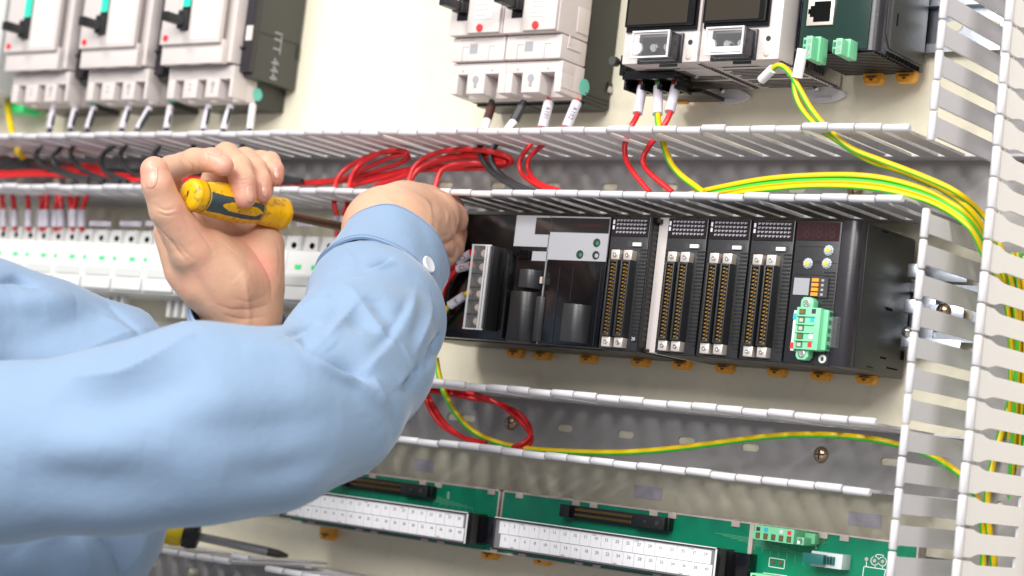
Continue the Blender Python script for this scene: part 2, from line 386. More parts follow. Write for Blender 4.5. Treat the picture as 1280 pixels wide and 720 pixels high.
# ------------------------------------------------------------------ mounting rails behind the devices
def rail(label, x0, x1, z0, z1, sc=()):
    t = thing('mounting_rail', label, 'mounting rail', (x1, 0, z0), 'zinc mounting rails on the panel')
    zc = (z0+z1)/2; mb = MB()
    prof = [(z0, 0.0085), (z0, 0.0075), (z0+0.0045, 0.0075), (z0+0.0045, 0.0012), (z1-0.0045, 0.0012), (z1-0.0045, 0.0075), (z1, 0.0075), (z1, 0.0085), (z1-0.0055, 0.0085), (z1-0.0055, 0.0022), (z0+0.0055, 0.0022), (z0+0.0055, 0.0085)]
    n = len(prof); vs = [(x, -d, z) for x in (x0, x1) for z, d in prof]
    mb.add(vs, [(i, (i+1) % n, (i+1) % n+n, i+n) for i in range(n)])
    mb.build('rail_profile', M['zinc'], t)
    mb = MB()
    x = x1-0.012
    while x > x0:
        so = slot_outline(x, zc, 0.015, 0.0062); mb.add([(a, -0.0026, b) for a, b in so], [tuple(range(len(so)))]); x -= 0.025
    setp(mb.build('slot_holes', M['panel'], t), kind='stuff')
    for x in sc: screw(t, x, zc, 0.0028, 0.0045)
    return t
rail('zinc rail behind the black controller, ending at the upright duct', -0.345, 0.047, 0.1030, 0.1385, [0.034])
rail('zinc rail behind the power supplies and gateway at the upper right', -0.20, 0.046, 0.2870, 0.3225, [])
rail('zinc rail carrying the row of white breakers at the left', -1.1, -0.40, 0.1075, 0.1425)
rail('zinc rail behind the green terminal boards at the bottom', -0.56, 0.047, -0.062, -0.030)

def orange_clip(root, x, z, d=0.018, side=0.0):
    """the sliding foot that hangs below a device"""
    mb = MB(); w_ = 0.0068
    poly = [(x-w_, z+0.006), (x+w_, z+0.006), (x+w_, z-0.0006), (x+w_*0.72, z-0.0036), (x-w_*0.72, z-0.0036), (x-w_, z-0.0006)]
    mb.prism(poly, 'y', -d, -d+0.006)
    mb.box(x-w_*0.62, x+w_*0.62, d+0.0002, d+0.0012, z-0.0012, z+0.0016)
    c = mb.build('release_clip', [M['orange']], root, bevel=0.0005)
    mb = MB(); mb.box(x-w_*0.5, x+w_*0.5, d+0.001, d+0.0016, z+0.0002, z+0.0011); mb.prism([(x-0.0018, z-0.0004), (x+0.0018, z-0.0004), (x, z-0.0019)], 'y', -d-0.0016, -d-0.001)
    mb.build('clip_slot', M['darkbrown'], c)  # slot and arrow drawn as dark brown faces
    return c
# ------------------------------------------------------------------ large breakers, upper left
def big_breaker(label):
    xr = -0.5763; xl = -0.6513; zt = 0.43
    t = thing('large_breaker', label, 'circuit breaker', (xr, 0, 0.2567), 'large three pole breakers in the top row')
    mb = MB(); mb.box(xl, xr, 0.001, 0.0332, 0.2567, zt); mb.build('rear_body', M['breakerdark'], t, bevel=0.0008)
    mb = MB(); mb.box(xl, xr, 0.0335, 0.044, 0.2570, 0.2840); mb.box(xl, xr, 0.0435, 0.061, 0.2722, 0.2835)
    te = [(xl, xl+0.0085), (-0.6326, -0.6165), (-0.6065, -0.5915), (-0.5795, xr)]
    for a, b in te:
        mb.prism([(-0.0435, 0.2574), (-0.061, 0.2574), (-0.061, 0.2730), (-0.0435, 0.2730)], 'x', a, b)
    mb.build('terminal_cover', M['cream'], t, bevel=0.0009, seg=2)
    for cx, rr in ((-0.6246, 0.0012), (-0.5985, 0.0024)):
        m2 = MB(); m2.cyl((cx, -0.0608, 0.2685), (0, -1, 0), rr, 0.0005, 14)
        if rr < 0.002: m2.cyl((cx, -0.0608, 0.2645), (0, -1, 0), rr, 0.0005, 14)
        else: m2.box(cx-0.0009, cx+0.0009, 0.0608, 0.0612, 0.2612, 0.267)
        m2.build('screw_hole', M['greyink'], t)
    mb = MB(); mb.box(xl, xr, 0.0335, 0.066, 0.2845, zt); mb.build('main_body', M['cream'], t, bevel=0.0015)
    mb = MB(); mb.box(xl+0.0005, xr-0.004, 0.0655, 0.0725, 0.2826, 0.3020)
    mb.build('lower_nose', M['cream'], t, bevel=0.0012)
    mb = MB(); mb.box(xl+0.0012, xr-0.0055, 0.072, 0.0765, 0.2985, zt-0.01)
    for gx in (-0.6325, -0.6035): mb.box(gx, gx+0.012, 0.0655, 0.0735, 0.2826, 0.2838)
    mb.build('front_plate', M['cream'], t, bevel=0.001)
    mb = MB(); mb.box(-0.6145, -0.5870, 0.0765, 0.0768, 0.302, 0.395); mb.build('rating_label', M['white'], t)
    mb = MB()
    for k in range(14): mb.box(-0.6125, -0.6125+0.018+0.006*((k*7) % 3)/2, 0.0768, 0.07688, 0.3055+0.0045*k, 0.3055+0.0045*k+0.0011)
    setp(mb.build('small_print', M['faintprint'], t), kind='stuff')
    mb = MB(); mb.box(-0.6275, -0.6180, 0.0766, 0.0772, 0.309, 0.352); mb.build('toggle_slot', M['black'], t)
    mb = MB(); mb.box(-0.6268, -0.6187, 0.0770, 0.0778, 0.3285, 0.3490); mb.build('green_flag', M['greenon'], t)
    mb = MB(); mb.box(-0.6262, -0.6190, 0.077, 0.100, 0.3120, 0.3195); mb.box(-0.6270, -0.6182, 0.077, 0.082, 0.3095, 0.325)
    mb.build('toggle_lever', M['black'], t, bevel=0.001)
    m2 = MB(); m2.cyl((-0.6433, -0.0764, 0.3035), (0, -1, 0), 0.0025, 0.0012, 16); m2.build('red_button', M['reddot'], t)
    # auxiliary block on the right flank
    a = MB(); a.box(xr+0.0004, xr+0.0108, 0.002, 0.0505, 0.2750, zt); ab = a.build('auxiliary_block', M['auxgrey'], t, bevel=0.001)
    a = MB(); a.box(xr+0.0003, xr+0.0106, 0.0505, 0.056, 0.2790, zt); a.box(xr+0.0003, xr+0.004, 0.056, 0.0585, 0.297, 0.299); a.build('block_front', M['soft'], ab, bevel=0.0006)
    a = MB(); a.box(xr+0.0035, xr+0.0102, 0.056, 0.0568, 0.304, 0.316); a.build('cream_tab', M['cream'], ab)
    a = MB(); a.box(xr+0.0107, xr+0.0112, 0.0025, 0.0495, 0.3120, 0.3128); a.box(xr+0.0107, xr+0.0112, 0.0025, 0.006, 0.300, 0.311); a.build('lid_seam', M['black'], ab)
    q = MB(); q.cyl((xr, -0.0325, 0.2655), (1, 0, 0), 0.0052, 0.0004, 22); q.build('round_sticker', M['teal'], t)
    return t
b3 = big_breaker('large cream breaker with graphite block lettered in white on its right flank')
ab = kid(b3, 'auxiliary_block')[0]
tx = text('lettering', 'ITT 444', 0.0125, M['label'], (-0.5763+0.0114, -0.0290, 0.2975), ab, rot=(math.pi/2, math.pi/2, math.pi/2))
lab = ['leftmost fully visible cream three pole breaker at the top left', 'middle cream three pole breaker between its two twins at the top left']
for k, off in enumerate((-0.1995, -0.0998)):
    c = copy_tree(b3, None, (off, 0, 0.0002)); c['label'] = lab[k]
# piece of a further device cut by the left edge
t = thing('edge_breaker', 'white device sliver cut by the top left edge with green foot below', 'circuit breaker', (-0.86, 0, 0.257))
mb = MB(); mb.box(-0.97, -0.8765, 0.001, 0.060, 0.268, 0.43); mb.build('housing', M['whitegrey'], t, bevel=0.002)
mb = MB(); mb.box(-0.90, -0.872, 0.01, 0.030, 0.256, 0.2675); mb.build('green_foot', M['flag'], t, bevel=0.001)

# ------------------------------------------------------------------ two pole breakers, upper middle
def small_breaker(label, xr):
    xl = xr-0.0496; zt = 0.43; o_ = xr+0.2522
    t = thing('two_pole_breaker', label, 'circuit breaker', (xr, 0, 0.254), 'two pole breakers side by side')
    mb = MB(); mb.box(xl, xr, 0.001, 0.0345, 0.2543, zt); mb.box(xl+0.001, xr-0.0005, 0.003, 0.03, 0.2525, 0.2545)
    mb.build('rear_body', M['breakerdark'], t, bevel=0.0008)
    mb = MB()
    mb.box(xl, xr, 0.0345, 0.046, 0.2545, 0.2775); mb.box(xl, xr, 0.0455, 0.061, 0.2692, 0.2775)
    X = lambda v: v+o_
    for a, b in ((xl, X(-0.2955)), (X(-0.2868), X(-0.2707)), (X(-0.2585), xr)):
        mb.prism([(-0.0455, 0.2545), (-0.0605, 0.2552), (-0.061, 0.2695), (-0.0455, 0.2695)], 'x', a, b)
    mb.build('terminal_cover', M['cream'], t, bevel=0.0008)
    m2 = MB(); m2.lathe((X(-0.2788), -0.0606, 0.2655), (0, -1, 0), [(0, 0.0028), (0.0006, 0.0028)], 18); m2.box(X(-0.2800), X(-0.2776), 0.0606, 0.0611, 0.2595, 0.2645)
    m2.build('keyhole_plug', M['label'], t, bevel=0)
    for hx in (-0.2912, -0.2645):
        m2 = MB(); m2.cyl((X(hx), -0.0607, 0.2718), (0, -1, 0), 0.0009, 0.0005, 10); m2.build('pin_hole', M['greyink'], t)
    mb = MB(); mb.box(xl+0.0005, xr-0.0003, 0.0345, 0.0650, 0.2780, 0.2955)
    mb.build('middle_cover', M['cream'], t, bevel=0.0015)
    mb = MB()
    for gx in (-0.2905, -0.2665):
        mb.box(X(gx), X(gx)+0.0004, 0.0649, 0.06525, 0.2785, 0.2885); mb.box(X(gx), X(gx)+0.0055, 0.0649, 0.06525, 0.2883, 0.2888)
    mb.box(X(-0.293), X(-0.281), 0.0649, 0.0653, 0.2932, 0.2936)
    mb.build('latch_lines', M['greyink'], t)
    mb = MB(); mb.box(X(-0.284), X(-0.277), 0.0648, 0.0652, 0.2835, 0.2905); mb.build('faint_mark', M['label'], t)
    mb = MB(); mb.box(xl+0.0003, xr-0.0003, 0.0345, 0.0705, 0.2958, zt); mb.build('upper_body', M['cream'], t, bevel=0.0012)
    mb = MB(); mb.box(X(-0.2825), xr-0.0012, 0.070, 0.0735, 0.2964, zt-0.01); mb.build('raised_label_field', M['cream'], t, bevel=0.0012)
    mb = MB(); mb.box(X(-0.2765), X(-0.2600), 0.0735, 0.0738, 0.3060, 0.40); mb.build('rating_label', M['whitegrey'], t)
    mb = MB()
    for k in range(6): mb.box(X(-0.2755), X(-0.2655)+0.002*(k % 2), 0.0738, 0.07388, 0.3085+0.0038*k, 0.3095+0.0038*k)
    setp(mb.build('small_print', M['faintprint'], t), kind='stuff')
    mb = MB(); mb.box(X(-0.2945), X(-0.2850), 0.0704, 0.0710, 0.3065, 0.345); mb.build('toggle_slot', M['gloss'], t)
    mb = MB(); mb.box(X(-0.2942), X(-0.2853), 0.0708, 0.078, 0.3115, 0.3195); lev = mb.build('toggle_lever', M['black'], t, bevel=0.0007)
    mb = MB(); mb.box(X(-0.2932), X(-0.2862), 0.078, 0.0945, 0.3120, 0.3190); mb.build('lever_grip', M['black'], lev, bevel=0.0009)
    mb = MB(); mb.box(X(-0.2920), X(-0.2912), 0.0782, 0.0785, 0.313, 0.318); mb.build('lever_mark', M['greyink'], lev)
    m2 = MB(); m2.lathe((X(-0.2702), -0.0733, 0.2998), (0, -1, 0), [(0, 0.0027), (0.0012, 0.0027), (0.0016, 0.0022)], 20); m2.build('red_button', M['reddot'], t)
    for q_ in ((0.042, 0.058, 0.2865, 0.2885), (0.0560, 0.0572, 0.2890, 0.2960), (0.036, 0.050, 0.300, 0.318), (0.0355, 0.061, 0.2585, 0.2595)):
        mb = MB(); mb.box(xr-0.0004, xr+0.0006, *q_); mb.build('side_rib', M['cream'], t, bevel=0.0003)
    q = MB(); q.cyl((xr, -0.0335, 0.2643), (1, 0, 0), 0.0058, 0.0005, 24); q.build('round_sticker', M['teal'], t)
    mb = MB(); mb.box(xr-0.0004, xr+0.0006, 0.003, 0.032, 0.2570, 0.2578); mb.box(xr-0.0004, xr+0.0006, 0.003, 0.032, 0.2600, 0.2608); mb.box(xr-0.0004, xr+0.0008, 0.001, 0.006, 0.268, 0.274); mb.build('rear_vent', M['black'], t)
    q = MB(); q.cyl((xr, -0.0035, 0.2690), (1, 0, 0), 0.0024, 0.0015, 14); q.build('side_stud', M['cream'], t)
    return t
small_breaker('right breaker of the cream two pole pair, black rear flank and teal sticker showing', -0.2522)
small_breaker('left breaker of the cream two pole pair, brown wire below it', -0.3019)

# ------------------------------------------------------------------ power supplies
def psu(label, xl, xr, sc, tm, terminal=False, side=False):
    t = thing('power_supply', label, 'power supply', (xr, 0, 0.2665), 'cream power supplies with dark displays')
    mb = MB(); mb.box(xl+0.0005, xr-0.0005, 0.0655, 0.0850, 0.2668, 0.43); mb.build('front_housing', M['cream'], t, bevel=0.0012)
    mb = MB(); mb.box(xl+0.0005, xr-0.0014, 0.002, 0.0683, 0.2668, 0.2790); mb.box(xl+0.0005, xl+0.003, 0.002, 0.0683, 0.2790, 0.43)
    mb.build('lower_tray', M['cream'], t, bevel=0.0006)
    mb = MB(); mb.box(xl+0.003, xr-0.006, 0.003, 0.067, 0.280, 0.43); mb.build('inner_core', M['pcbdark'], t)
    mb = MB()
    for k in range(9): mb.box(xr-0.0062, xr-0.0012, 0.012+0.0062*k, 0.0145+0.0062*k, 0.2790, 0.43)
    setp(mb.build('cooling_fins', M['zinc'], t, bevel=0.0004), kind='stuff')
    mb = MB(); mb.box(xr-0.0014, xr-0.0007, 0.003, 0.0675, 0.2672, 0.2765); mb.build('side_strip', M['steel'], t)
    mb = MB()
    for k in range(5): mb.box(xr-0.0007, xr-0.0003, 0.026+0.004*k, 0.028+0.004*k, 0.2695, 0.2745)
    mb.box(xr-0.0007, xr-0.0003, 0.048, 0.051, 0.2695, 0.2725)
    setp(mb.build('side_slots', M['ink'], t), kind='stuff')
    # underside vents
    mb = MB()
    for k in range(16):
        y = 0.008+0.0040*k
        if k % 8 == 6: continue
        a = xl+0.005+(0.004 if k % 3 == 0 else 0); b = xr-0.006-(0.018 if k > 9 else 0)
        mb.box(a, b, y, y+0.0012, 0.2664, 0.2669)
    setp(mb.build('underside_vents', M['auxgrey'], t), kind='stuff')
    mb = MB()
    for k in range(22): mb.box(xr-0.0032, xr-0.0010, 0.006+0.0034*k, 0.0076+0.0034*k, 0.2664, 0.2672)
    setp(mb.build('edge_perforation', M['ink'], t), kind='stuff')
    # display with a raised black frame
    a = P(sc[0], sc[1], 0.091); b = P(sc[2], sc[3], 0.091)
    x0, x1, z0 = xl+0.0035, b[0]+0.0012, b[2]
    mb = MB(); mb.box(x0-0.001, x1+0.0016, 0.085, 0.0868, z0-0.0028, 0.42); mb.box(x0, x1, 0.0866, 0.0905, z0, 0.42)
    fr = mb.build('display_frame', M['gloss'], t, bevel=0.0008)
    mb = MB(); mb.box(x0+0.0022, x1-0.0038, 0.0905, 0.0908, z0+0.0014, 0.415); mb.build('display', M['olivelens'], fr)
    # clear cover over two screws
    A = P(tm[0], tm[1], 0.100); B = P(tm[2], tm[3], 0.100)
    cb = MB(); cb.box(A[0]-0.0035, B[0]+0.0025, 0.085, 0.0875, B[2]-0.0015, A[2]+0.0015); cb.box(B[0]-0.0008, B[0]+0.0012, 0.087, 0.0985, B[2], A[2])
    blk = cb.build('terminal_base', M['soft'], t, bevel=0.0005)
    cb = MB(); cb.box(A[0], B[0]-0.0008, 0.0875, 0.0885, B[2]+0.001, A[2]-0.001); cb.build('terminal_face', M['black'], blk)
    for q in (0.38, 0.76):
        cx = A[0]+(B[0]-A[0])*q; s_ = MB(); s_.lathe((cx, -0.0885, (A[2]+B[2])/2), (0, -1, 0), [(0, 0.0030), (0.002, 0.0030), (0.003, 0.0022)], 16)
        s_.build('terminal_screw', M['steel'], blk)
    cb = MB(); cb.box(A[0]-0.0004, B[0]+0.0006, 0.0880, 0.1000, B[2]-0.0004, A[2]+0.0004); cv = cb.build('clear_cover', M['clear'], t, bevel=0.0005)
    cb = MB()
    for z in (A[2], B[2]): cb.box(A[0]-0.0006, B[0]+0.0006, 0.0992, 0.1003, z-0.0005, z+0.0005)
    for x in (A[0], B[0]): cb.box(x-0.0005, x+0.0005, 0.0992, 0.1003, B[2], A[2])
    cb.box(A[0], B[0], 0.1000, 0.1002, B[2]+0.001, B[2]+0.0045) if not terminal else None  # pale band paints a bright reflection low on the clear cover
    cb.cyl((A[0]-0.003, -0.0875, (A[2]+B[2])/2), (0, -1, 0), 0.0042, 0.003, 16)
    cb.build('cover_rim', M['clearedge'], cv)
    hx = B[0]+(xr-B[0])*0.52
    s_ = MB(); s_.cyl((hx, -0.0848, A[2]-0.0045), (0, -1, 0), 0.0017, 0.0005, 16); s_.build('adjuster_hole', M['pcbdark'], t)
    s_ = MB(); s_.lathe((hx-0.0003, -0.0848, B[2]+0.0025), (0, -1, 0), [(0, 0.0019), (0.0005, 0.0019), (0.0013, 0.0010)], 16); s_.build('indicator_lamp', M['rail'], t)
    mb = MB(); mb.box((A[0]+B[0])/2-0.001, B[0]-0.001, 0.0848, 0.0852, B[2]-0.0036, B[2]-0.0016); mb.build('green_slit', M['pcbdark'], t)
    # translucent foot with its screw
    fx = xr-0.024 if not side else xr-0.012
    mb = MB(); n = 18; pts = []
    for k in range(n):
        a_ = 2*math.pi*k/n; pts.append((fx+0.015*math.cos(a_)*(1+0.08*math.cos(4*a_)), 0.262+0.0052*math.sin(a_)))
    mb.prism(pts, 'y', -0.0040, -0.0008); ft = mb.build('clear_foot', M['clearedge'], t, bevel=0.0005)
    mb = MB(); mb.box(fx-0.006, fx+0.006, 0.0040, 0.0048, 0.2595, 0.2605); mb.build('foot_rib', M['sleeve'], ft)
    screw(t, fx-0.004, 0.2658, 0.006, 0.0022, m=M['steel'])
    mb = MB(); mb.lathe((fx-0.002, -0.045, 0.2668), (0, 0, -1), [(0, 0.0028), (0.0012, 0.0028), (0.0018, 0.0015)], 14); mb.build('underside_screw', M['steel'], t)
    return t
ps1 = psu('left power supply with three screw terminals and white sleeved wires below', -0.1862, -0.1262, (784, 0, 862, 30), (792, 40, 833, 70), terminal=True)
ps2 = psu('right power supply whose metal fins face the black gateway', -0.1258, -0.0658, (875, 0, 952, 25), (884, 35, 926, 66), side=True)
# screw terminal block hanging under the left supply
x0 = P(786, 100, 0.058)[0]; x1 = P(850, 100, 0.058)[0]
mb = MB(); mb.box(x0, x1, 0.045, 0.0660, 0.2610, 0.2668); mb.box(x0-0.003, x0+0.002, 0.05, 0.066, 0.264, 0.2780)
for k in range(4): mb.box(x0+0.0005+k*(x1-x0)/3.05, x0+0.0020+k*(x1-x0)/3.05, 0.048, 0.064, 0.2545, 0.2612)
mb.box(x0, x1, 0.042, 0.050, 0.2545, 0.2612)
mb.build('input_terminal_block', M['gloss'], ps1, bevel=0.0005)
mb = MB(); mb.box(x0+0.004, x1+0.006, 0.010, 0.040, 0.2570, 0.2600); mb.build('black_bracket', M['black'], ps1, bevel=0.0006)
mb = MB(); mb.lathe((x0-0.007, -0.064, 0.2735), (0, -1, 0), [(0, 0.003), (0.002, 0.0034), (0.005, 0.0034), (0.006, 0.003)], 16); mb.build('clear_knob', M['auxgrey'], ps1)
TERM = []
for (u, v) in ((801, 96), (822, 95), (842, 97)):
    c = P(u, v, 0.056); TERM.append(c); mb = MB()
    mb.lathe((c[0], c[1]+0.0, c[2]), (0.15, -1, 0.1), [(0, 0.0026), (0.0018, 0.0026), (0.003, 0.0018)], 14); mb.cyl((c[0], c[1]+0.001, c[2]-0.001), (0, 0, -1), 0.0017, 0.005, 10)
    mb.build('terminal_screw', M['steel'], ps1)
orange_clip(ps1, P(848, 123, 0.016)[0], P(848, 122, 0.016)[2], 0.016)

# ------------------------------------------------------------------ gateway module
t = thing('gateway_module', 'dark network module with open socket and two light green plugs', 'network module', (-0.0046, 0, 0.2735))
xl, xr, zb = -0.0592, -0.0046, 0.2735
n = 10; r_ = 0.0065; poly = [(xl, -0.010), (xl, -0.0735)]
for k in range(n+1):
    a = math.pi/2*k/n; poly.append((xr-r_+r_*math.sin(a), -(0.0735-r_+r_*math.cos(a))))
poly.append((xr, -0.010))
mb = MB(); mb.prism(poly, 'z', zb, 0.43); mb.build('housing', M['soft'], t, ang=50)
mb = MB(); mb.box(xl+0.0006, xr-0.0062, 0.0733, 0.0745, zb+0.0006, 0.43); mb.build('front_panel', mat('dark_green_black_panel', (0.008, 0.028, 0.022), 0.22, bump=0.01, coat=0.3), t, bevel=0.0004)
mb = MB(); mb.box(xr-0.0002, xr+0.0006, 0.012, 0.058, zb+0.004, 0.43); mb.prism([(-0.058, zb+0.004), (-0.064, zb+0.012), (-0.064, 0.43), (-0.058, 0.43)], 'x', xr-0.0002, xr+0.0006)
mb.build('side_panel', M['auxgrey'], t, bevel=0.0003)
mb = MB(); mb.box(xr+0.0005, xr+0.0009, 0.051, 0.052, 0.2935, 0.3015); mb.build('side_slit', M['void'], t)
mb = MB()
for k in range(11): mb.box(xr-0.001, xr+0.0008, 0.016+0.0042*k, 0.0180+0.0042*k, zb-0.0003, zb+0.0022)
setp(mb.build('edge_slots', M['void'], t), kind='stuff')
mb = MB()
for k in range(15): mb.box(xl+0.001, xr-0.003, 0.0125+0.0040*k, 0.0147+0.0040*k, zb-0.0012, zb+0.0001)
setp(mb.build('underside_ribs', M['dark'], t), kind='stuff')
a = P(1013, -14, 0.0755); b = P(1041, 31, 0.0755)
mb = MB(); mb.box(a[0], b[0], 0.0743, 0.0762, b[2], b[2]+0.0175); fr = mb.build('socket_frame', M['bezel'], t, bevel=0.0004)
mb = MB(); mb.box(a[0]+0.0048, b[0]-0.0022, 0.0762, 0.0765, b[2]+0.0022, b[2]+0.0152); mb.box(a[0]+0.0022, a[0]+0.005, 0.0762, 0.0765, b[2]+0.0055, b[2]+0.0125); mb.box(a[0]+0.0008, a[0]+0.0025, 0.0762, 0.0765, b[2]+0.0075, b[2]+0.0105)
mb.build('socket_opening', M['void'], fr)
def plug(root, a, ways, name='green_plug'):
    zt = a[2]; h = 0.0043*ways+0.0015; dt = 0.092; w_ = 0.0095
    mb = MB(); mb.box(a[0]+0.0030, a[0]+0.0030+w_*0.45, 0.0740, dt, zt-h, zt); mb.box(a[0]-0.0008, a[0]+0.0036, 0.0740, dt-0.003, zt-h+0.002, zt-0.0002)
    mb.box(a[0]+0.0030, a[0]+0.0085, 0.0740, 0.084, zt-h-0.0001, zt+0.0014)
    p_ = mb.build(name, M['plug'], root, bevel=0.0004)
    for k in range(ways):
        z = zt-0.003-0.0043*k
        m2 = MB(); m2.box(a[0]-0.0002, a[0]+0.0024, dt-0.0030, dt-0.0027, z-0.0014, z+0.0014); m2.build('wire_hole', M['plugdark'], p_)
        m2 = MB(); m2.cyl((a[0]+0.0053, -dt, z), (0, -1, 0), 0.0014, 0.0004, 12); m2.build('plug_screw', M['steel'], p_)
plug(t, P(1003, 45, 0.092), 3); plug(t, P(1040, 48, 0.092), 2)
orange_clip(t, P(1090, 97, 0.016)[0], P(1090, 98, 0.016)[2], 0.016); orange_clip(t, P(1131, 95, 0.016)[0], P(1131, 96, 0.016)[2], 0.016)

# ------------------------------------------------------------------ the row of white breakers, left
def row_breaker(label):
    xl, xr = -0.7491, -0.7120
    t = thing('row_breaker', label, 'circuit breaker', (xr, 0, 0.0965), 'white breakers in the left row')
    mb = MB(); mb.prism([(-0.006, 0.0965), (-0.070, 0.0965), (-0.072, 0.1170), (-0.0655, 0.1180), (-0.0640, 0.1365), (-0.050, 0.1375), (-0.048, 0.1500), (-0.006, 0.1500)], 'x', xl+0.0003, xr-0.0003)
    mb.build('housing', M['white'], t, bevel=0.0008)
    mb = MB(); mb.box(xl+0.0012, xr-0.0012, 0.0705, 0.0735, 0.0985, 0.1085); mb.build('lower_lip', M['white'], t, bevel=0.0006)
    mb = MB(); mb.box(xl+0.004, xr-0.004, 0.0718, 0.0724, 0.1095, 0.1160); mb.build('paper_label', M['whitegrey'], t)
    mb = MB(); mb.box(xl+0.0006, xr-0.0006, 0.0655, 0.0665, 0.1172, 0.1181); mb.build('hinge_gap', M['label'], t)
    for a, w_ in ((xl+0.0105, 0.0062), (xl+0.0275, 0.0036)):
        mb = MB(); mb.box(a, a+w_, 0.0645, 0.0655, 0.1225, 0.1258); mb.box(a, a+w_, 0.0645, 0.0652, 0.1258, 0.1274, 1); mb.build('green_window', [M['flag'], M['white']], t)
    for a in (xl+0.0105, xl+0.0285):
        mb = MB(); mb.cyl((a, -0.0489, 0.1425), (0, -1, 0), 0.0024, 0.0012, 12); mb.build('terminal_hole', M['void'], t)
    mb = MB()
    for a in (xl+0.0003, xl+0.0182, xr-0.0018): mb.box(a, a+0.0015, 0.048, 0.0535, 0.1375, 0.1495)
    mb.build('terminal_divider', M['white'], t, bevel=0.0003)
    return t
rb = row_breaker('white breaker in the left row whose label is half covered by the raised sleeve')
desc = {-3: 'leftmost white row breaker, cut by the left edge of the photo', -2: 'white row breaker second from the left edge', -1: 'white row breaker third from the left edge', 1: 'white row breaker fifth from the left edge, right under the last red sleeved wire',
        2: 'white row breaker sixth from the left edge, just left of the thumb base', 3: 'white row breaker half hidden by the thumb of the screwdriver hand', 4: 'white row breaker of which only the lower lip shows left of the palm', 5: 'white row breaker behind the left half of the palm',
        6: 'white row breaker behind the right half of the palm', 7: 'white row breaker fully seen between the palm and the raised sleeve', 8: 'white row breaker cut by the raised sleeve, under the tip of the screwdriver rod'}
rb['label'] = 'white row breaker fourth from the left edge, above the left sleeve'
for k, lb_ in desc.items():
    c = copy_tree(rb, None, (0.0371*k, 0, 0)); c['label'] = lb_
# lower terminal row
def low_term(label):
    xl, xr = -0.6100, -0.5800
    t = thing('lower_terminal', label, 'terminal block', (xr, 0, 0.066), 'pale terminal blocks under the white breakers')
    mb = MB(); mb.box(xl, xr, 0.004, 0.052, 0.066, 0.0775); mb.build('housing', M['whitegrey'], t, bevel=0.0012)
    for a in (xl+0.0085, xl+0.0215):
        mb = MB(); mb.cyl((a, -0.0518, 0.0712), (0, -1, 0), 0.0019, 0.0008, 12); mb.build('terminal_hole', M['ink'], t)
    for a in (xl-0.017, xl-0.008, xl+0.001):
        mb = MB(); mb.box(a, a+0.0038, 0.045, 0.053, 0.0805, 0.0945); mb.build('upright_prong', M['white'], t, bevel=0.0006)
    mb = MB(); mb.cyl((xl-0.0095, -0.045, 0.089), (0, -1, 0), 0.0038, 0.003, 14); mb.build('dark_cap', M['auxgrey'], t)
    return t
lt = low_term('pale two hole terminal block seen in the notch between the two sleeves')
for k, lb in ((-4, 'pale terminal block hidden far left behind the sleeve'), (-3, 'pale terminal block behind the left sleeve'), (-2, 'pale terminal block behind the bend of the left sleeve'), (-1, 'pale terminal block just left of the notch between sleeves'),
              (1, 'pale terminal block behind the wrist of the screwdriver hand'), (2, 'pale terminal block between the wrist and the raised forearm')):
    c = copy_tree(lt, None, (0.0742*k, 0, 0)); c['label'] = lb
# ------------------------------------------------------------------ black controller rack
ZB, ZT = 0.0775, 0.1662
def u_(px, d=0.08): return P(px[0], px[1], d)
# --- supply unit at the left
t = thing('controller_supply_unit', 'black controller supply unit with clear covered terminal strip, right of the working hand', 'controller module', (-0.2712, 0, ZB))
XL, XM, XR = -0.3500, -0.2330, -0.1835
mb = MB(); mb.box(XL, XM-0.0003, 0.010, 0.0660, ZB, ZT); mb.build('housing', M['black'], t, bevel=0.0008)
mb = MB(); mb.box(XL, XM-0.0004, 0.0655, 0.0790, ZB+0.0008, ZT-0.0008); mb.build('front_shell', M['gloss'], t, bevel=0.001)
mb = MB(); a = P(565, 330, .0792); mb.box(a[0]-0.0002, a[0]+0.0003, 0.0789, 0.0795, ZB+0.004, 0.140); mb.build('shell_seam', M['soft'], t)
# grey label with dark window
a = P(646.5, 269, .0795); b = P(685.5, 309, .0795)
mb = MB(); mb.box(a[0], b[0], 0.0788, 0.0797, b[2], min(a[2], ZT-0.001)); lb = mb.build('grey_label', M['label'], t)
c = P(671, 271, .08); d_ = P(687, 293, .08); mb = MB(); mb.box(c[0], b[0]+0.0003, 0.0797, 0.0801, d_[2], c[2]-0.0005); mb.build('label_window', M['lens'], lb)
a = P(666, 314, .0795); b = P(684, 326.5, .0795); mb = MB(); mb.box(a[0], b[0], 0.0788, 0.0797, b[2], a[2]); mb.build('white_label', M['label'], t)
a = P(647, 311, .0795); b = P(664.5, 326, .0795); mb = MB(); mb.box(a[0]+0.001, b[0]-0.001, 0.0788, 0.0805, b[2]+0.0015, a[2]-0.0015); mb.box(a[0], a[0]+0.002, 0.0788, 0.082, b[2]+0.003, a[2]-0.003)
for k in range(4): mb.box(a[0]+0.003+0.0018*k, a[0]+0.004+0.0018*k, 0.080, 0.0815, b[2]+0.001, a[2]-0.001)
mb.build('small_connector', M['gloss'], t)
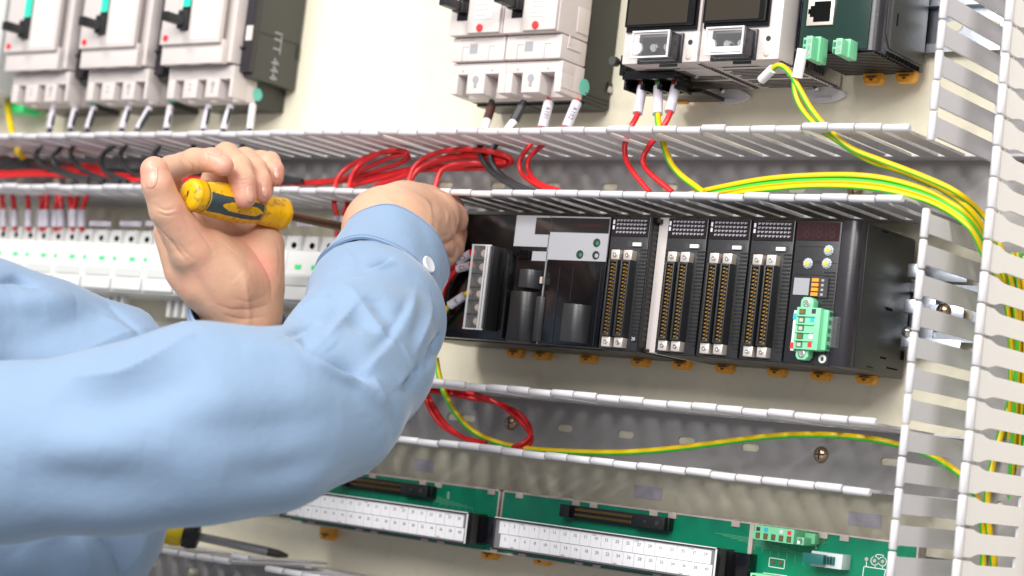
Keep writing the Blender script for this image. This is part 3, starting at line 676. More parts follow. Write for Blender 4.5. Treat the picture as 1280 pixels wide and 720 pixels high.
# contoured door with rounded edge
def door(root, x0, x1, z0, z1, dmax, m, name='front_door', dbase=0.079):
    n = 10; poly = [(x0, -dbase)]
    for k in range(n+1):
        a_ = math.pi*0.5*k/n; poly.append((x0+(x1-x0)*0.18*(1-math.cos(a_)), -(dbase+(dmax-dbase)*math.sin(a_))))
    for k in range(n+1):
        a_ = math.pi*0.5*k/n; poly.append((x1-(x1-x0)*0.45*(1-math.sin(a_)), -(dbase+(dmax-dbase)*math.cos(a_))))
    mb = MB(); mb.prism([(p, q) for p, q in poly], 'z', z0, z1); return mb.build(name, m, root, bevel=0.0005, ang=50)
a = P(633, 318, .080); b = P(646, 430, .080); mb = MB(); mb.prism([(a[0], -0.079), (a[0]+0.002, -0.083), (a[0]+0.0065, -0.083), (a[0]+0.0085, -0.079)], 'z', ZB+0.002, 0.1400); mb.build('contour_ridge', M['gloss'], t, bevel=0.0006)
a = P(652, 337, .084); b = P(671, 361, .084); door(t, a[0], b[0], b[2], a[2], 0.0885, M['dark'], 'latch_button')
mb = MB(); mb.box(b[0]+0.0005, b[0]+0.0022, 0.079, 0.0825, b[2]+0.004, b[2]+0.0085); mb.build('latch_stud', M['bezel'], t)
a = P(640, 364, .084); b = P(661, 428, .084); door(t, a[0], b[0], b[2], a[2], 0.0885, M['black'])
mb = MB(); mb.prism([(b[0], -0.079), (b[0], -0.0815), (b[0]+0.004, -0.0815), (b[0]+0.006, -0.079)], 'z', ZB+0.002, a[2]-0.002); mb.build('door_rail', M['dark'], t, bevel=0.0006)
# terminal strip with clear cover
DT = 0.0965
A = P(588.5, 305, DT); B = P(601.0, 412, DT); A2 = P(612.5, 306, DT)
x0, x1 = A[0], A2[0]; z1, z0 = A[2], B[2]
mb = MB(); mb.box(x0+0.0045, x1+0.0008, 0.079, DT-0.004, z0+0.0006, z1-0.0003); mb.box(x0+0.0022, x0+0.0045, 0.079, DT-0.012, z0+0.0006, z1-0.0003)
ts = mb.build('terminal_strip', M['black'], t, bevel=0.0006)
for k in range(6):
    z = z1-(z1-z0)*(0.10+0.160*k); m2 = MB(); m2.lathe(((x0+x1)/2+0.0015, -(DT-0.004), z), (0, -1, 0), [(0, 0.0027), (0.0008, 0.0027), (0.0018, 0.0018)], 14); m2.build('terminal_screw', M['bezel'], ts)
    if k: mb = MB(); mb.box(x0+0.001, x1-0.001, 0.079, DT-0.003, z+(z1-z0)*0.08-0.0005, z+(z1-z0)*0.08+0.0005); mb.build('barrier', M['black'], ts)
mb = MB(); mb.box(x0, x1, DT-0.003, DT-0.0018, z0, z1); mb.box(x0, x0+0.0010, DT-0.012, DT-0.0028, z0, z1)
cv = mb.build('clear_cover', M['clear'], t, bevel=0.0003)
mb = MB()
for x in (x0+0.0010, x1-0.0018, x1-0.0040): mb.box(x-0.0005, x+0.0005, DT-0.0024, DT-0.0013, z0, z1)
mb.box(x0, x1, DT-0.0024, DT-0.0015, z1-0.0006, z1+0.0001); mb.box(x0, x1, DT-0.0024, DT-0.0015, z0-0.0001, z0+0.0008)
mb.build('cover_rim', M['clearedge'], cv)
orange_clip(t, -0.2989, 0.0752); orange_clip(t, -0.2790, 0.0757, 0.012)
# --- processor unit
t = thing('processor_unit', 'glossy black processor unit with silver label and three round windows', 'controller module', (-0.208, 0, ZB))
mb = MB(); mb.box(XM, XR, 0.010, 0.0660, ZB, ZT); mb.build('housing', M['black'], t, bevel=0.0008)
mb = MB(); mb.box(XM+0.0001, XR-0.0002, 0.0655, 0.0790, ZB+0.0008, ZT-0.0008); mb.build('front_shell', M['gloss'], t, bevel=0.001)
mb = MB(); mb.box(XM-0.0002, XM+0.0003, 0.078, 0.0797, ZB+0.001, ZT-0.001); mb.build('joint_edge', M['label'], t)
b = P(756.5, 329, .0797); a = P(689.5, 270, .0797)
mb = MB(); mb.box(XM+0.0007, XR-0.0005, 0.0788, 0.0797, b[2]+0.001, ZT-0.0012); lb = mb.build('silver_label', M['label'], t)
c = P(760, 293.5, .080); mb = MB(); mb.box(XM+0.0012, XR-0.0008, 0.0796, 0.0801, c[2]+0.001, ZT-0.0022); mb.build('indicator_window', M['lens'], lb)
for k in range(8):
    mb = MB(); mb.box(XM+0.024+0.0026*k, XM+0.0258+0.0026*k, 0.0800, 0.08015, c[2]+0.005, ZT-0.006); mb.build('dim_indicator', M['darkred'], lb)
for px in ((745.7, 303.5), (724.5, 318), (744.5, 319)):
    c = P(px[0], px[1], .0800); m2 = MB(); m2.cyl((c[0], -0.0796, c[2]), (0, -1, 0), 0.0029, 0.0003, 18); m2.build('round_window', M['pcbdark'], lb)
    m2 = MB(); m2.cyl((c[0]+0.0008, -0.0798, c[2]-0.0003), (0, -1, 0), 0.0014, 0.0003, 12); m2.build('window_insert', M['label'] if px[0] > 744 and px[1] > 310 else M['plugdark'], lb)
a = P(727, 318, .080); mb = MB(); mb.box(a[0], a[0]+0.004, 0.0796, 0.0799, a[2]-0.0002, a[2]+0.0001); mb.build('label_line', M['greyink'], lb)
a = P(706.5, 380, .084); b = P(729, 432, .084); door(t, a[0], b[0], ZB+0.003, a[2], 0.0895, M['dark'])
for px in ((700, 333, 692, 430), (717, 333, 713, 376), (752, 333, 741, 432)):
    a = P(px[0], px[1], .0795); b = P(px[2], px[3], .0795); mb = MB(); mb.box(a[0]-0.0002, a[0]+0.0002, 0.0788, 0.0794, b[2], a[2]); mb.build('shell_groove', M['soft'], t)
orange_clip(t, -0.2345, 0.0752)
# --- input output modules
def io_module(label, xl, xr):
    W = xr-xl; t = thing('connector_module', label, 'controller module', (xl, 0, ZB), 'black connector modules of the controller')
    mb = MB(); mb.box(xl+0.0002, xr-0.0002, 0.010, 0.0760, ZB, ZT); mb.build('housing', M['black'], t, bevel=0.0007)
    mb = MB(); mb.box(xl+0.0005, xr-0.0005, 0.0755, 0.0793, ZB+0.0005, ZT-0.0005); mb.build('front_face', M['dark'], t, bevel=0.0006)
    mb = MB(); mb.box(xl+0.0012, xr-0.0012, 0.0793, 0.0798, ZT-0.0135, ZT-0.0010); nb = mb.build('indicator_block', M['lens'], t)
    mb = MB()
    for r_ in range(4):
        for c in range(9):
            x = xl+0.0048+0.0027*c; z = ZT-0.0030-0.0026*r_
            mb.box(x, x+0.0010, 0.0798, 0.08005, z-0.0007, z+0.0006); mb.box(x+0.0013, x+0.0019, 0.0798, 0.08005, z-0.0002, z+0.0006)
    setp(mb.build('indicator_marks', M['dimmark'], nb), kind='stuff')
    mb = MB(); mb.box(xl+0.0018, xl+0.0032, 0.0798, 0.08005, ZT-0.0055, ZT-0.0028); mb.box(xl+0.0018, xl+0.0032, 0.0798, 0.08005, ZT-0.0090, ZT-0.0065); mb.build('module_mark', M['sleeve'], nb)
    mb = MB(); mb.box(xl+0.0150, xl+0.0275, 0.0790, 0.0795, ZT-0.0205, ZT-0.0165); mb.build('switch_recess', M['ink'], t)
    mb = MB(); mb.box(xl+0.0195, xl+0.0262, 0.0794, 0.0810, ZT-0.0200, ZT-0.0175); mb.build('slide_switch', M['white'], t, bevel=0.0005)
    for k, cx in enumerate((xl+0.0098, xl+0.0196)):
        zt_, zb_ = ZT-0.0232, ZB+0.0018
        # bezel brackets top and bottom
        for z in (zt_, zb_):
            za, zc2 = (z-0.0065, z) if z == zt_ else (z, z+0.0065)
            mb = MB(); mb.box(cx-0.0034, cx+0.0032, 0.0790, 0.0850, za, zc2); bk = mb.build('connector_bracket', M['bezel'], t, bevel=0.0004)
            m2 = MB(); m2.lathe((cx-0.0001, -0.0850, (za+zc2)/2), (0, -1, 0), [(0, 0.0016), (0.0004, 0.0016), (0.0005, 0.0009), (0.0001, 0.0008)], 12); m2.build('bracket_screw', M['steel'], bk)
        mb = MB(); z0, z1 = zb_+0.0068, zt_-0.0068; x0, x1 = cx-0.0036, cx+0.0036
        mb.box(x0, x0+0.0013, 0.0790, 0.0870, z0, z1); mb.box(x1-0.0013, x1, 0.0790, 0.0870, z0, z1)
        mb.box(x0+0.0013, x1-0.0013, 0.0790, 0.0868, z0, z0+0.0016); mb.box(x0+0.0013, x1-0.0013, 0.0790, 0.0868, z1-0.0016, z1)
        mb.box(x0+0.0012, x1-0.0012, 0.0790, 0.0808, z0, z1)
        cb = mb.build('connector_shell', M['dark'], t, bevel=0.0004)
        mb = MB(); mb.box(cx-0.0008, cx+0.0008, 0.0808, 0.0852, z0+0.002, z1-0.002); mb.build('contact_core', M['black'], cb)
        mb = MB(); n_ = 20
        for i in range(n_):
            z = z0+0.0026+(z1-z0-0.0052)*i/(n_-1)
            mb.box(cx-0.0019, cx-0.0003, 0.0815, 0.0856, z-0.0005, z+0.0005); mb.box(cx+0.0004, cx+0.0019, 0.0815, 0.0856, z-0.0010, z-0.0001)
        setp(mb.build('contact_pins', M['gold'], cb), kind='stuff')
    mb = MB()
    for i in range(26):
        z = ZB+0.006+0.0024*i; mb.box(xr-0.0062, xr-0.0008, 0.0792, 0.0796, z, z+0.0011); mb.box(xl+0.0008, xl+0.0048, 0.0792, 0.0796, z, z+0.0011)
    setp(mb.build('grip_ribs', M['black'], t), kind='stuff')
    return t
io = io_module('connector module right after the cream gap, leftmost of the three on the right hand rack', -0.1388, -0.1076)
def cp(off, label):
    c = copy_tree(io, None, (off, 0, 0)); c['label'] = label; return c
i2 = cp(0.0316, 'middle connector module of the three on the right hand rack')
i3 = cp(0.0632, 'connector module right beside the light green screw plug, last of three')
i1 = cp(-0.0442, 'connector module left of the cream gap, with ribbed black flank')
# ribbed flank of the module before the gap
mb = MB(); xe = -0.1520
mb.box(xe, xe+0.0006, 0.012, 0.0790, ZB, ZT); fl = mb.build('ribbed_flank', M['black'], i1, bevel=0.0002)
mb = MB()
for i in range(22): z = ZB+0.008+0.0035*i; mb.box(xe+0.0004, xe+0.0009, 0.0705, 0.0765, z, z+0.0016)
setp(mb.build('flank_ribs', M['dark'], i1), kind='stuff')
for k in (i1,): orange_clip(k, -0.1912, 0.0757)
orange_clip(io, -0.1235, 0.0757) ; orange_clip(io, -0.1561+0.0, 0.0757, 0.020)
orange_clip(i2, -0.0834-0.0005, 0.0760); orange_clip(i3, -0.0516, 0.0757); orange_clip(i1, -0.1680, 0.0757, 0.014) if False else None
text('printed_number', '1', 0.0030, M['sleeve'], (-0.1818+0.0012, -0.0797, ZB+0.0110), i1); text('printed_number', '20', 0.0030, M['sleeve'], (-0.1565+0.001, -0.0797, ZB+0.0082), i1)
t = thing('rack_spacer', 'tall cream spacer strip between the two controller racks', 'spacer strip', (-0.145, 0, ZB))
mb = MB(); mb.box(-0.1511, -0.1392, 0.008, 0.0710, ZB+0.0008, ZT+0.0010); mb.build('strip', M['cream'], t, bevel=0.001)
mb = MB(); mb.box(-0.1511, -0.1480, 0.0705, 0.0745, ZT-0.0035, ZT-0.0005); mb.box(-0.1511, -0.1478, 0.0705, 0.0735, ZB+0.0009, ZB+0.0030); mb.build('black_hook', M['black'], t, bevel=0.0004)
# --- communication unit with end cover
t = thing('communication_unit', 'black controller end unit with dials and light green screw plug', 'controller module', (-0.02, 0, ZB))
XC, XD = -0.0440, 0.0
mb = MB(); mb.box(XC, -0.0120, 0.010, 0.0760, ZB, ZT); mb.build('housing', M['black'], t, bevel=0.0007)
mb = MB(); mb.box(XC+0.0004, -0.0124, 0.0755, 0.0793, ZB+0.0005, ZT-0.0005); mb.build('front_face', M['dark'], t, bevel=0.0006)
n = 10; r_ = 0.006; poly = [(-0.0120, -0.010), (-0.0120, -0.0795)]
for k in range(n+1):
    a_ = math.pi/2*k/n; poly.append((XD-r_+r_*math.sin(a_), -(0.0795-r_+r_*math.cos(a_))))
poly.append((XD, -0.006)); mb = MB(); mb.prism(poly, 'z', ZB, ZT+0.0004); ec = mb.build('end_cover', M['soft'], t, bevel=0.0003, ang=50)
mb = MB(); mb.box(XD-0.0002, XD+0.0005, 0.006, 0.070, ZB+0.0006, ZT-0.0006); mb.build('cover_flank', M['breakerdark'], ec, bevel=0.0002)
mb = MB()
for px in ((1102, 287, 1110, 292), (1117, 292, 1128, 299), (1108, 382, 1115, 391), (1101, 444, 1107, 451), (1109, 457, 1121, 465), (1084, 456, 1091, 462), (1127, 437, 1129, 452)):
    for_ = [ray(px[0], px[1]), ray(px[2], px[3])]; q = [CAM+r__*((0.0006-CAM[0])/r__[0]) for r__ in for_]
    mb.box(0.0003, 0.0009, -q[0][1], -q[1][1], q[1][2]+0.0008, q[0][2]-0.0008)
setp(mb.build('flank_opening', M['void'], ec), kind='stuff')
mb = MB(); mb.box(XC+0.0012, -0.0136, 0.0793, 0.0798, ZT-0.0125, ZT-0.0012); nb = mb.build('display_window', M['darkred'], t)
for k in (0, 1, 2):
    x = XC+0.0060+0.0088*k
    mb = MB()
    for (ax, az, bx, bz) in ((0, 0, .004, .0006), (0, .0035, .004, .0041), (0, .007, .004, .0076), (0, 0, .0006, .0075), (.0034, 0, .004, .0075)):
        mb.box(x+ax, x+bx, 0.0798, 0.0799, ZT-0.0110+az, ZT-0.0110+bz)
    mb.build('digit_segments', mat('unlit_segments', (0.020, 0.009, 0.009), 0.4, bump=0) if k == 0 else bpy.data.materials['unlit_segments'], nb)
    if k: mb = MB(); mb.box(x-0.0022, x-0.0019, 0.0798, 0.07995, ZT-0.0122, ZT-0.0016); mb.build('window_divider', M['dark'], nb)
for px in ((1034.5, 312.6), (1008.5, 328.8), (1032, 328.8)):
    c = P(px[0], px[1], .081); m2 = MB(); m2.lathe((c[0], -0.0792, c[2]), (0, -1, 0), [(0, 0.0033), (0.0006, 0.0033), (0.0008, 0.0026), (0.0015, 0.0024)], 20); dl = m2.build('rotary_dial', M['bluewhite'], t)
    m2 = MB(); m2.prism([(c[0]-0.0016, c[2]-0.0012), (c[0]+0.0004, c[2]-0.0012), (c[0]+0.0022, c[2]), (c[0]+0.0004, c[2]+0.0014), (c[0]-0.0014, c[2]+0.0010)], 'y', -0.0811, -0.0806); m2.build('dial_arrow', M['dialy'], dl)
    m2 = MB()
    for k in range(10):
        a_ = 2*math.pi*k/10; m2.box(c[0]+0.0029*math.cos(a_)-0.0003, c[0]+0.0029*math.cos(a_)+0.0003, 0.0797, 0.0799, c[2]+0.0029*math.sin(a_)-0.0003, c[2]+0.0029*math.sin(a_)+0.0003)
    setp(m2.build('dial_digits', M['ink'], dl), kind='stuff')
for z_, xa, xb in ((ZT-0.0165, XC+0.002, -0.020), (ZT-0.0255, XC+0.002, -0.020), (ZT-0.0265, XC+0.001, -0.0130), (ZT-0.034, XC+0.002, -0.014), (ZT-0.0385, XC+0.002, -0.013)):
    mb = MB(); mb.box(xa, xb, 0.0792, 0.0795, z_, z_+0.0003); mb.build('face_line', M['black'], t)
a = P(993, 347, .08); b = P(1010, 369, .08); mb = MB(); mb.box(a[0], b[0], 0.0792, 0.0799, b[2], a[2]); mb.build('grey_square', M['label'], t)
a = P(1015, 346.5, .081); b = P(1033, 372, .081); mb = MB(); mb.box(a[0], b[0], 0.0790, 0.0808, b[2], a[2]); dp = mb.build('dip_switch', M['ink'], t)
for k in range(4):
    z = a[2]-(a[2]-b[2])*(0.14+0.24*k); mb = MB(); mb.box(a[0]+0.0006, a[0]+0.0052, 0.0806, 0.0818, z-0.0010, z+0.0010); mb.build('orange_switch', M['dip'], dp)
    mb = MB(); mb.box(a[0]+0.0068, a[0]+0.0085, 0.0808, 0.0810, z-0.0007, z+0.0007); mb.build('switch_mark', M['greyink'], dp)
mb = MB()
for i in range(22): z = ZB+0.010+0.0022*i; mb.box(-0.0215, -0.0135, 0.0792, 0.0796, z, z+0.0009)
setp(mb.build('face_ribs', M['black'], t), kind='stuff')
# green screw plug
DP = 0.0895
a = P(994.8, 383.4, DP); b = P(1021, 437.8, DP); w_ = b[0]-a[0]
mb = MB(); mb.box(a[0]+0.001, b[0], 0.0790, DP, b[2], a[2]); mb.box(b[0]-0.0005, b[0]+0.0030, 0.0790, DP-0.004, b[2]+0.0006, a[2]-0.0006)
mb.prism([(a[0]+0.0015, a[2]-0.0005), (a[0]+0.0100, a[2]-0.0005), (a[0]+0.0100, a[2]+0.0045), (a[0]+0.0080, a[2]+0.0065), (a[0]+0.0030, a[2]+0.0065), (a[0]+0.0015, a[2]+0.0045)], 'y', -(DP-0.003), -0.080)
mb.prism([(a[0]+0.0015, b[2]+0.0005), (a[0]+0.0100, b[2]+0.0005), (a[0]+0.0100, b[2]-0.0040), (a[0]+0.0080, b[2]-0.0060), (a[0]+0.0030, b[2]-0.0060), (a[0]+0.0015, b[2]-0.0040)], 'y', -(DP-0.003), -0.080)
pg = mb.build('screw_plug', M['plug'], t, bevel=0.0004)
H = a[2]-b[2]
for k in range(5):
    z = a[2]-H*(0.11+0.195*k)
    mb = MB(); mb.box(a[0]+0.0028, a[0]+0.0072, DP-0.0003, DP+0.0002, z-0.0018, z+0.0018); mb.build('plug_opening', M['plugdark'], pg)
    mb = MB(); mb.box(a[0]+0.0036, a[0]+0.0062, DP+0.0001, DP+0.0005, z-0.0012, z+0.0010); mb.build('plug_contact', M['copper'] if k in (0, 3) else M['bezel'], pg)
    mb = MB(); mb.box(b[0]+0.0028, b[0]+0.0034, 0.0805, DP-0.0055, z-0.0013, z+0.0013); mb.build('side_slot', M['plugdark'], pg)
    if k < 4: mb = MB(); mb.box(a[0]+0.0015, b[0]-0.0035, DP-0.0003, DP+0.0011, z-H*0.0975-0.0004, z-H*0.0975+0.0004); mb.build('plug_rib', M['plug'], pg, bevel=0.0002)
for (px, mm_) in (((1017.5, 389), 'ink'), ((1015.5, 399.5), 'cyan'), ((1013.5, 420.5), 'white'), ((1012, 431), 'reddot')):
    c = P(px[0], px[1], DP); mb = MB(); mb.box(c[0]-0.0014, c[0]+0.0014, DP-0.0002, DP+0.0003, c[2]-0.0014, c[2]+0.0014); mb.build('colour_mark', M[mm_], pg)
for z in (a[2]+0.0028, b[2]-0.0024):
    m2 = MB(); m2.lathe((a[0]+0.0057, -(DP-0.003), z), (0, -1, 0), [(0, 0.0024), (0.0006, 0.0024), (0.0007, 0.0017), (0.0002, 0.0015)], 14); m2.build('ear_screw', M['steel'], pg)
mb = MB(); mb.box(a[0]-0.0016, a[0]+0.0006, 0.0790, 0.088, b[2]-0.001, a[2]-0.002); st = mb.build('marker_strip', M['connw'], t)
for z, mm_ in ((a[2]-H*0.22, 'cyan'), (b[2]+H*0.08, 'reddot')):
    mb = MB(); mb.box(a[0]-0.0018, a[0]+0.0005, 0.0875, 0.0884, z-0.0018, z+0.0018); mb.build('colour_mark', M[mm_], st)
mb = MB(); mb.box(b[0]+0.0032, b[0]+0.0085, 0.0795, 0.0830, b[2]+0.003, a[2]-0.004); mb.build('clear_ear', M['clear'], t, bevel=0.0005)
c = P(1027.5, 448.5, .080); m2 = MB(); m2.cyl((c[0], -0.0792, c[2]), (0, -1, 0), 0.0026, 0.0006, 18); m2.build('round_mark', M['white'], t)
m2 = MB(); m2.box(c[0]-0.0008, c[0]+0.0009, 0.0797, 0.0800, c[2]-0.0012, c[2]+0.0010); m2.build('round_mark_print', M['ink'], t)
orange_clip(t, -0.0191, 0.0757)
# clamp at the end of the rack rail
t = thing('end_bracket', 'bright zinc end bracket with three tabs between the controller and the upright duct', 'bracket', (0.02, 0, 0.12))
for z in (0.1440, 0.1215, 0.1000):
    mb = MB(); mb.box(0.0060, 0.0400, 0.0095, 0.0110, z-0.0040, z+0.0040); mb.box(0.0060, 0.0130, 0.0110, 0.0240, z-0.0040, z-0.0028); mb.box(0.0060, 0.0130, 0.0225, 0.0240, z-0.0040, z+0.0050)
    mb.build('bracket_tab', M['zinc'], t, bevel=0.0005)
mb = MB(); mb.box(0.0100, 0.0200, 0.0088, 0.0096, 0.0950, 0.1490); mb.build('bracket_plate', M['zinc'], t, bevel=0.0003)
screw(t, 0.0270, 0.1215, 0.0112, 0.0050); screw(t, 0.0100, 0.1060, 0.0240, 0.0035, m=M['steel'])
# base plate of the racks
# ------------------------------------------------------------------ green terminal boards
def board(label, xl, xr, cover, header):
    t = thing('terminal_board', label, 'circuit board', (xr, 0, -0.066), 'green terminal boards on the panel')
    D = 0.040; z0, z1 = -0.0665, -0.0225
    mb = MB(); mb.box(xl+0.001, xr-0.001, D-0.003, D, z0+0.0012, z1-0.0012); pcb = mb.build('circuit_board', M['pcb'], t)
    mb = MB(); mb.box(xl, xr, D-0.010, D-0.0032, z0, z1); mb.box(xl, xr, D-0.0032, D+0.0006, z1-0.0013, z1); mb.box(xl, xr, D-0.0032, D+0.0006, z0, z0+0.0013)
    mb.box(xl, xl+0.0014, D-0.0032, D+0.0006, z0, z1); mb.box(xr-0.0014, xr, D-0.0032, D+0.0006, z0, z1)
    for k in range(12):
        x = xl+0.012+(0.0, 0.024)[k % 2]*0.7+0.0315*k
        if x+0.006 < xr: mb.box(x, x+0.0062, D-0.002, D+0.0012, z1-0.0042, z1-0.0001); mb.box(x+0.008, x+0.0142, D-0.002, D+0.0012, z0+0.0001, z0+0.0038)
    mb.build('carrier', M['rail'], t, bevel=0.0003)
    mb = MB()
    for k in range(7):
        x = xl+(xr-xl)*0.55+0.006*k; z = z1-0.010-0.0009*k
        mb.box(x, min(x+0.03, xr-0.02), D, D+0.0002, z, z+0.0004); mb.box(min(x+0.03, xr-0.02)-0.0004, min(x+0.03, xr-0.02), D, D+0.0002, z-0.007, z)
    setp(mb.build('copper_traces', M['trace'], pcb), kind='stuff')
    if header:
        hx0, hx1, hz = header
        mb = MB(); mb.box(hx0, hx1, D, D+0.006, hz-0.0042, hz+0.0042)
        mb.box(hx0, hx0+0.008, D+0.006, D+0.010, hz-0.0042, hz+0.0042); mb.box(hx1-0.026, hx1-0.001, D+0.006, D+0.010, hz-0.0042, hz+0.0042)
        hb = mb.build('header_socket', M['black'], t, bevel=0.0006)
        mb = MB(); mb.box(hx1-0.008, hx1-0.005, D+0.0095, D+0.0103, hz-0.0014, hz+0.0014); mb.box(hx1-0.017, hx1-0.015, D+0.0095, D+0.0103, hz-0.0007, hz+0.0007); mb.build('socket_notch', M['ink'], hb)
        mb = MB()
        for i in range(20):
            x = hx0+0.012+(hx1-hx0-0.041)*i/19
            for z in (hz-0.0014, hz+0.0014): mb.box(x-0.0006, x+0.0006, D+0.006, D+0.0078, z-0.0004, z+0.0004)
        mb.box(hx0+0.010, hx1-0.027, D+0.0058, D+0.0063, hz-0.0024, hz-0.0021); mb.box(hx0+0.010, hx1-0.027, D+0.0058, D+0.0063, hz+0.0021, hz+0.0024)
        setp(mb.build('header_pins', M['gold'], hb), kind='stuff')
    if cover:
        cx0, cx1, cz0, cz1 = cover; DC = 0.062
        mb = MB(); mb.box(cx0-0.0012, cx1+0.0015, D, DC-0.0035, cz0-0.0004, cz1+0.0004)
        for k in range(21): mb.box(cx0+(cx1-cx0)*k/20.0-0.0002, cx0+(cx1-cx0)*k/20.0+0.0002, DC-0.0035, DC-0.0025, cz0, cz1)
        mb.build('terminal_strip', M['auxgrey'], t, bevel=0.0005)
        mb = MB(); mb.box(cx1+0.0018, cx1+0.0185, D, DC-0.012, cz0+0.001, cz1-0.0005); mb.build('black_end_block', M['gloss'], t, bevel=0.0005)
        zm = (cz0+cz1)/2; pw = (cx1-cx0-0.004)/20
        num = 1
        for k in range(20):
            for row in (0, 1):
                off = 0.0012 if row == 0 else 0.0030
                x = cx0+off+pw*k+0.00015; za, zb_ = (zm+0.0002, cz1-0.0012) if row == 0 else (cz0+0.0012, zm-0.0002)
                if row == 0 and k == 0: pass
                mb = MB(); mb.box(0, pw-0.0003, 0, 0.0008, 0, zb_-za)
                key = ('tile', row, round(pw, 6))
                if key not in FM: FM[key] = mb.mesh('marker_tile', M['paper'])
                jx = random.uniform(-0.0001, 0.0001)
                tl = put('marker_tile', FM[key], t, np.array((x+jx, -(DC-0.0022), za))-org(t)); ORG[tl.name] = np.array((x+jx, -(DC-0.0022), za))
                text('printed_number', str(2*k+1+row), 0.0030, M['ink'], (x+pw*0.5, -(DC-0.0022)-0.0009, zb_-0.0030), tl)
                if (k, row) in ((2, 0), (9, 0), (18, 0), (13, 0), (1, 1), (6, 1), (11, 1), (17, 1)):
                    mb = MB(); mb.box(x+0.001, x+0.0038, DC-0.0014, DC-0.00125, (za+0.0002) if row else zb_-0.0012, (za+0.0011) if row else zb_-0.0004); b_ = mb.build('printed_mark', M['greyink'], None)
                    b_.parent = tl; b_.location = -np.array((x+jx, -(DC-0.0022), za))
        mb = MB(); mb.box(cx0-0.0015, cx1+0.0015, DC-0.0009, DC-0.0001, cz0-0.0006, cz1+0.0006); cv = mb.build('clear_cover', bpy.data.materials.get('thin_clear_cover') or mat('thin_clear_cover', (0.95, 0.95, 0.96), 0.05, bump=0, alpha=0.10, spec=0.8), t)
        mb = MB()
        for z in (cz0-0.0004, cz1+0.0004): mb.box(cx0-0.0018, cx1+0.0018, DC-0.004, DC+0.0006, z-0.0006, z+0.0006)
        for x in (cx0-0.0018, cx1+0.0018): mb.box(x-0.0006, x+0.0006, DC-0.004, DC+0.0006, cz0, cz1)
        mb.build('cover_frame', M['soft'], cv, bevel=0.0002)
        mb = MB(); mb.box(cx0-0.0018, cx1+0.0018, DC-0.0002, DC+0.0008, cz1+0.0004, cz1+0.0010); mb.box(cx1+0.0012, cx1+0.0024, DC-0.0002, DC+0.0008, cz0, cz1); mb.build('painted_cover_glint', M['clearedge'], cv)  # pale strips paint a glint along the cover's top and right edges
    return t
DC = 0.062
a = P(357, 634, DC); b = P(582, 678, DC); c0 = P(584, 640, DC)
# left board cover from its right end corners
tr = P(583, 642, DC); br = P(579, 679, DC); lf = P(353, 640, DC)
h0 = P(426, 599, 0.046); h1 = P(540, 610, 0.046); hz = P(480, 607, 0.046)[2]
b1 = board('green terminal board whose left end hides behind the blue sleeve', -0.4760, -0.2790, (lf[0], tr[0], br[2], tr[2]), (h0[0], h1[0], hz))
orange_clip(b1, P(407, 671, .012)[0], P(407, 669, .012)[2], .012); orange_clip(b1, P(610, 695, .012)[0], P(610, 693, .012)[2], .012)
tl = P(622, 648, DC); tr = P(893, 689, DC); bl = P(619, 685, DC)
h0 = P(704, 634, 0.046); h1 = P(836, 655, 0.046); hz = P(765, 646, 0.046)[2]
b2 = board('long green terminal board at the bottom right with numbered white markers and green plug', -0.2770, 0.0400, (tl[0], tr[0], bl[2], tl[2]), (h0[0], h1[0], hz))
b2['label'] = 'long green terminal board at the bottom with light green plug and milky connector'
orange_clip(b2, P(675, 703, .012)[0], P(675, 700, .012)[2], .012)
# divider bar on the second board
a = P(941, 662, .041); mb = MB(); mb.box(a[0]-0.0015, a[0]+0.0015, 0.040, 0.0425, -0.066, -0.0235); mb.build('carrier_bar', M['rail'], b2, bevel=0.0003)
def board_plug(root, px, n_=5):
    a = P(px[0], px[1], 0.060); b = P(px[2], px[3], 0.060); W_ = b[0]-a[0]
    mb = MB(); mb.box(a[0], b[0], 0.040, 0.060, a[2]-0.0088, a[2]+0.0002); mb.box(a[0]-0.0035, a[0]+0.001, 0.040, 0.056, a[2]-0.0085, a[2]-0.0040); mb.box(b[0]-0.0005, b[0]+0.0050, 0.040, 0.056, a[2]-0.0088, a[2]-0.0040)
    mb.box(b[0], b[0]+0.0075, 0.040, 0.047, a[2]-0.0075, a[2]-0.001)
    g = mb.build('screw_plug', M['plug'], root, bevel=0.0004)
    for k in range(n_):
        x = a[0]+W_*(0.10+0.195*k); mb = MB(); mb.box(x-0.0014, x+0.0016, 0.0598, 0.0603, a[2]-0.0080, a[2]-0.0044); mb.build('plug_opening', M['plugdark'], g)
        mb = MB(); mb.box(x-0.0006, x+0.0013, 0.0602, 0.0605, a[2]-0.0077, a[2]-0.0050); mb.build('plug_contact', M['copper'], g)
    for k, mm_ in ((0, 'ink'), (1, 'cyan'), (3, 'white'), (4, 'reddot')):
        x = a[0]+W_*(0.10+0.195*k); mb = MB(); mb.box(x-0.0013, x+0.0013, 0.0599, 0.0603, a[2]-0.0034, a[2]-0.0010); mb.build('colour_mark', M[mm_], g)
    m2 = MB(); m2.lathe((b[0]+0.0024, -0.056, a[2]-0.0064), (0, -1, 0), [(0, 0.0017), (0.0005, 0.0017), (0.0002, 0.001)], 12); m2.build('ear_screw', M['steel'], g)
board_plug(b2, (943.5, 656, 993, 665)); board_plug(b2, (938, 716, 990, 722))
a = P(1014, 688, .052); b = P(1068, 711, .052)
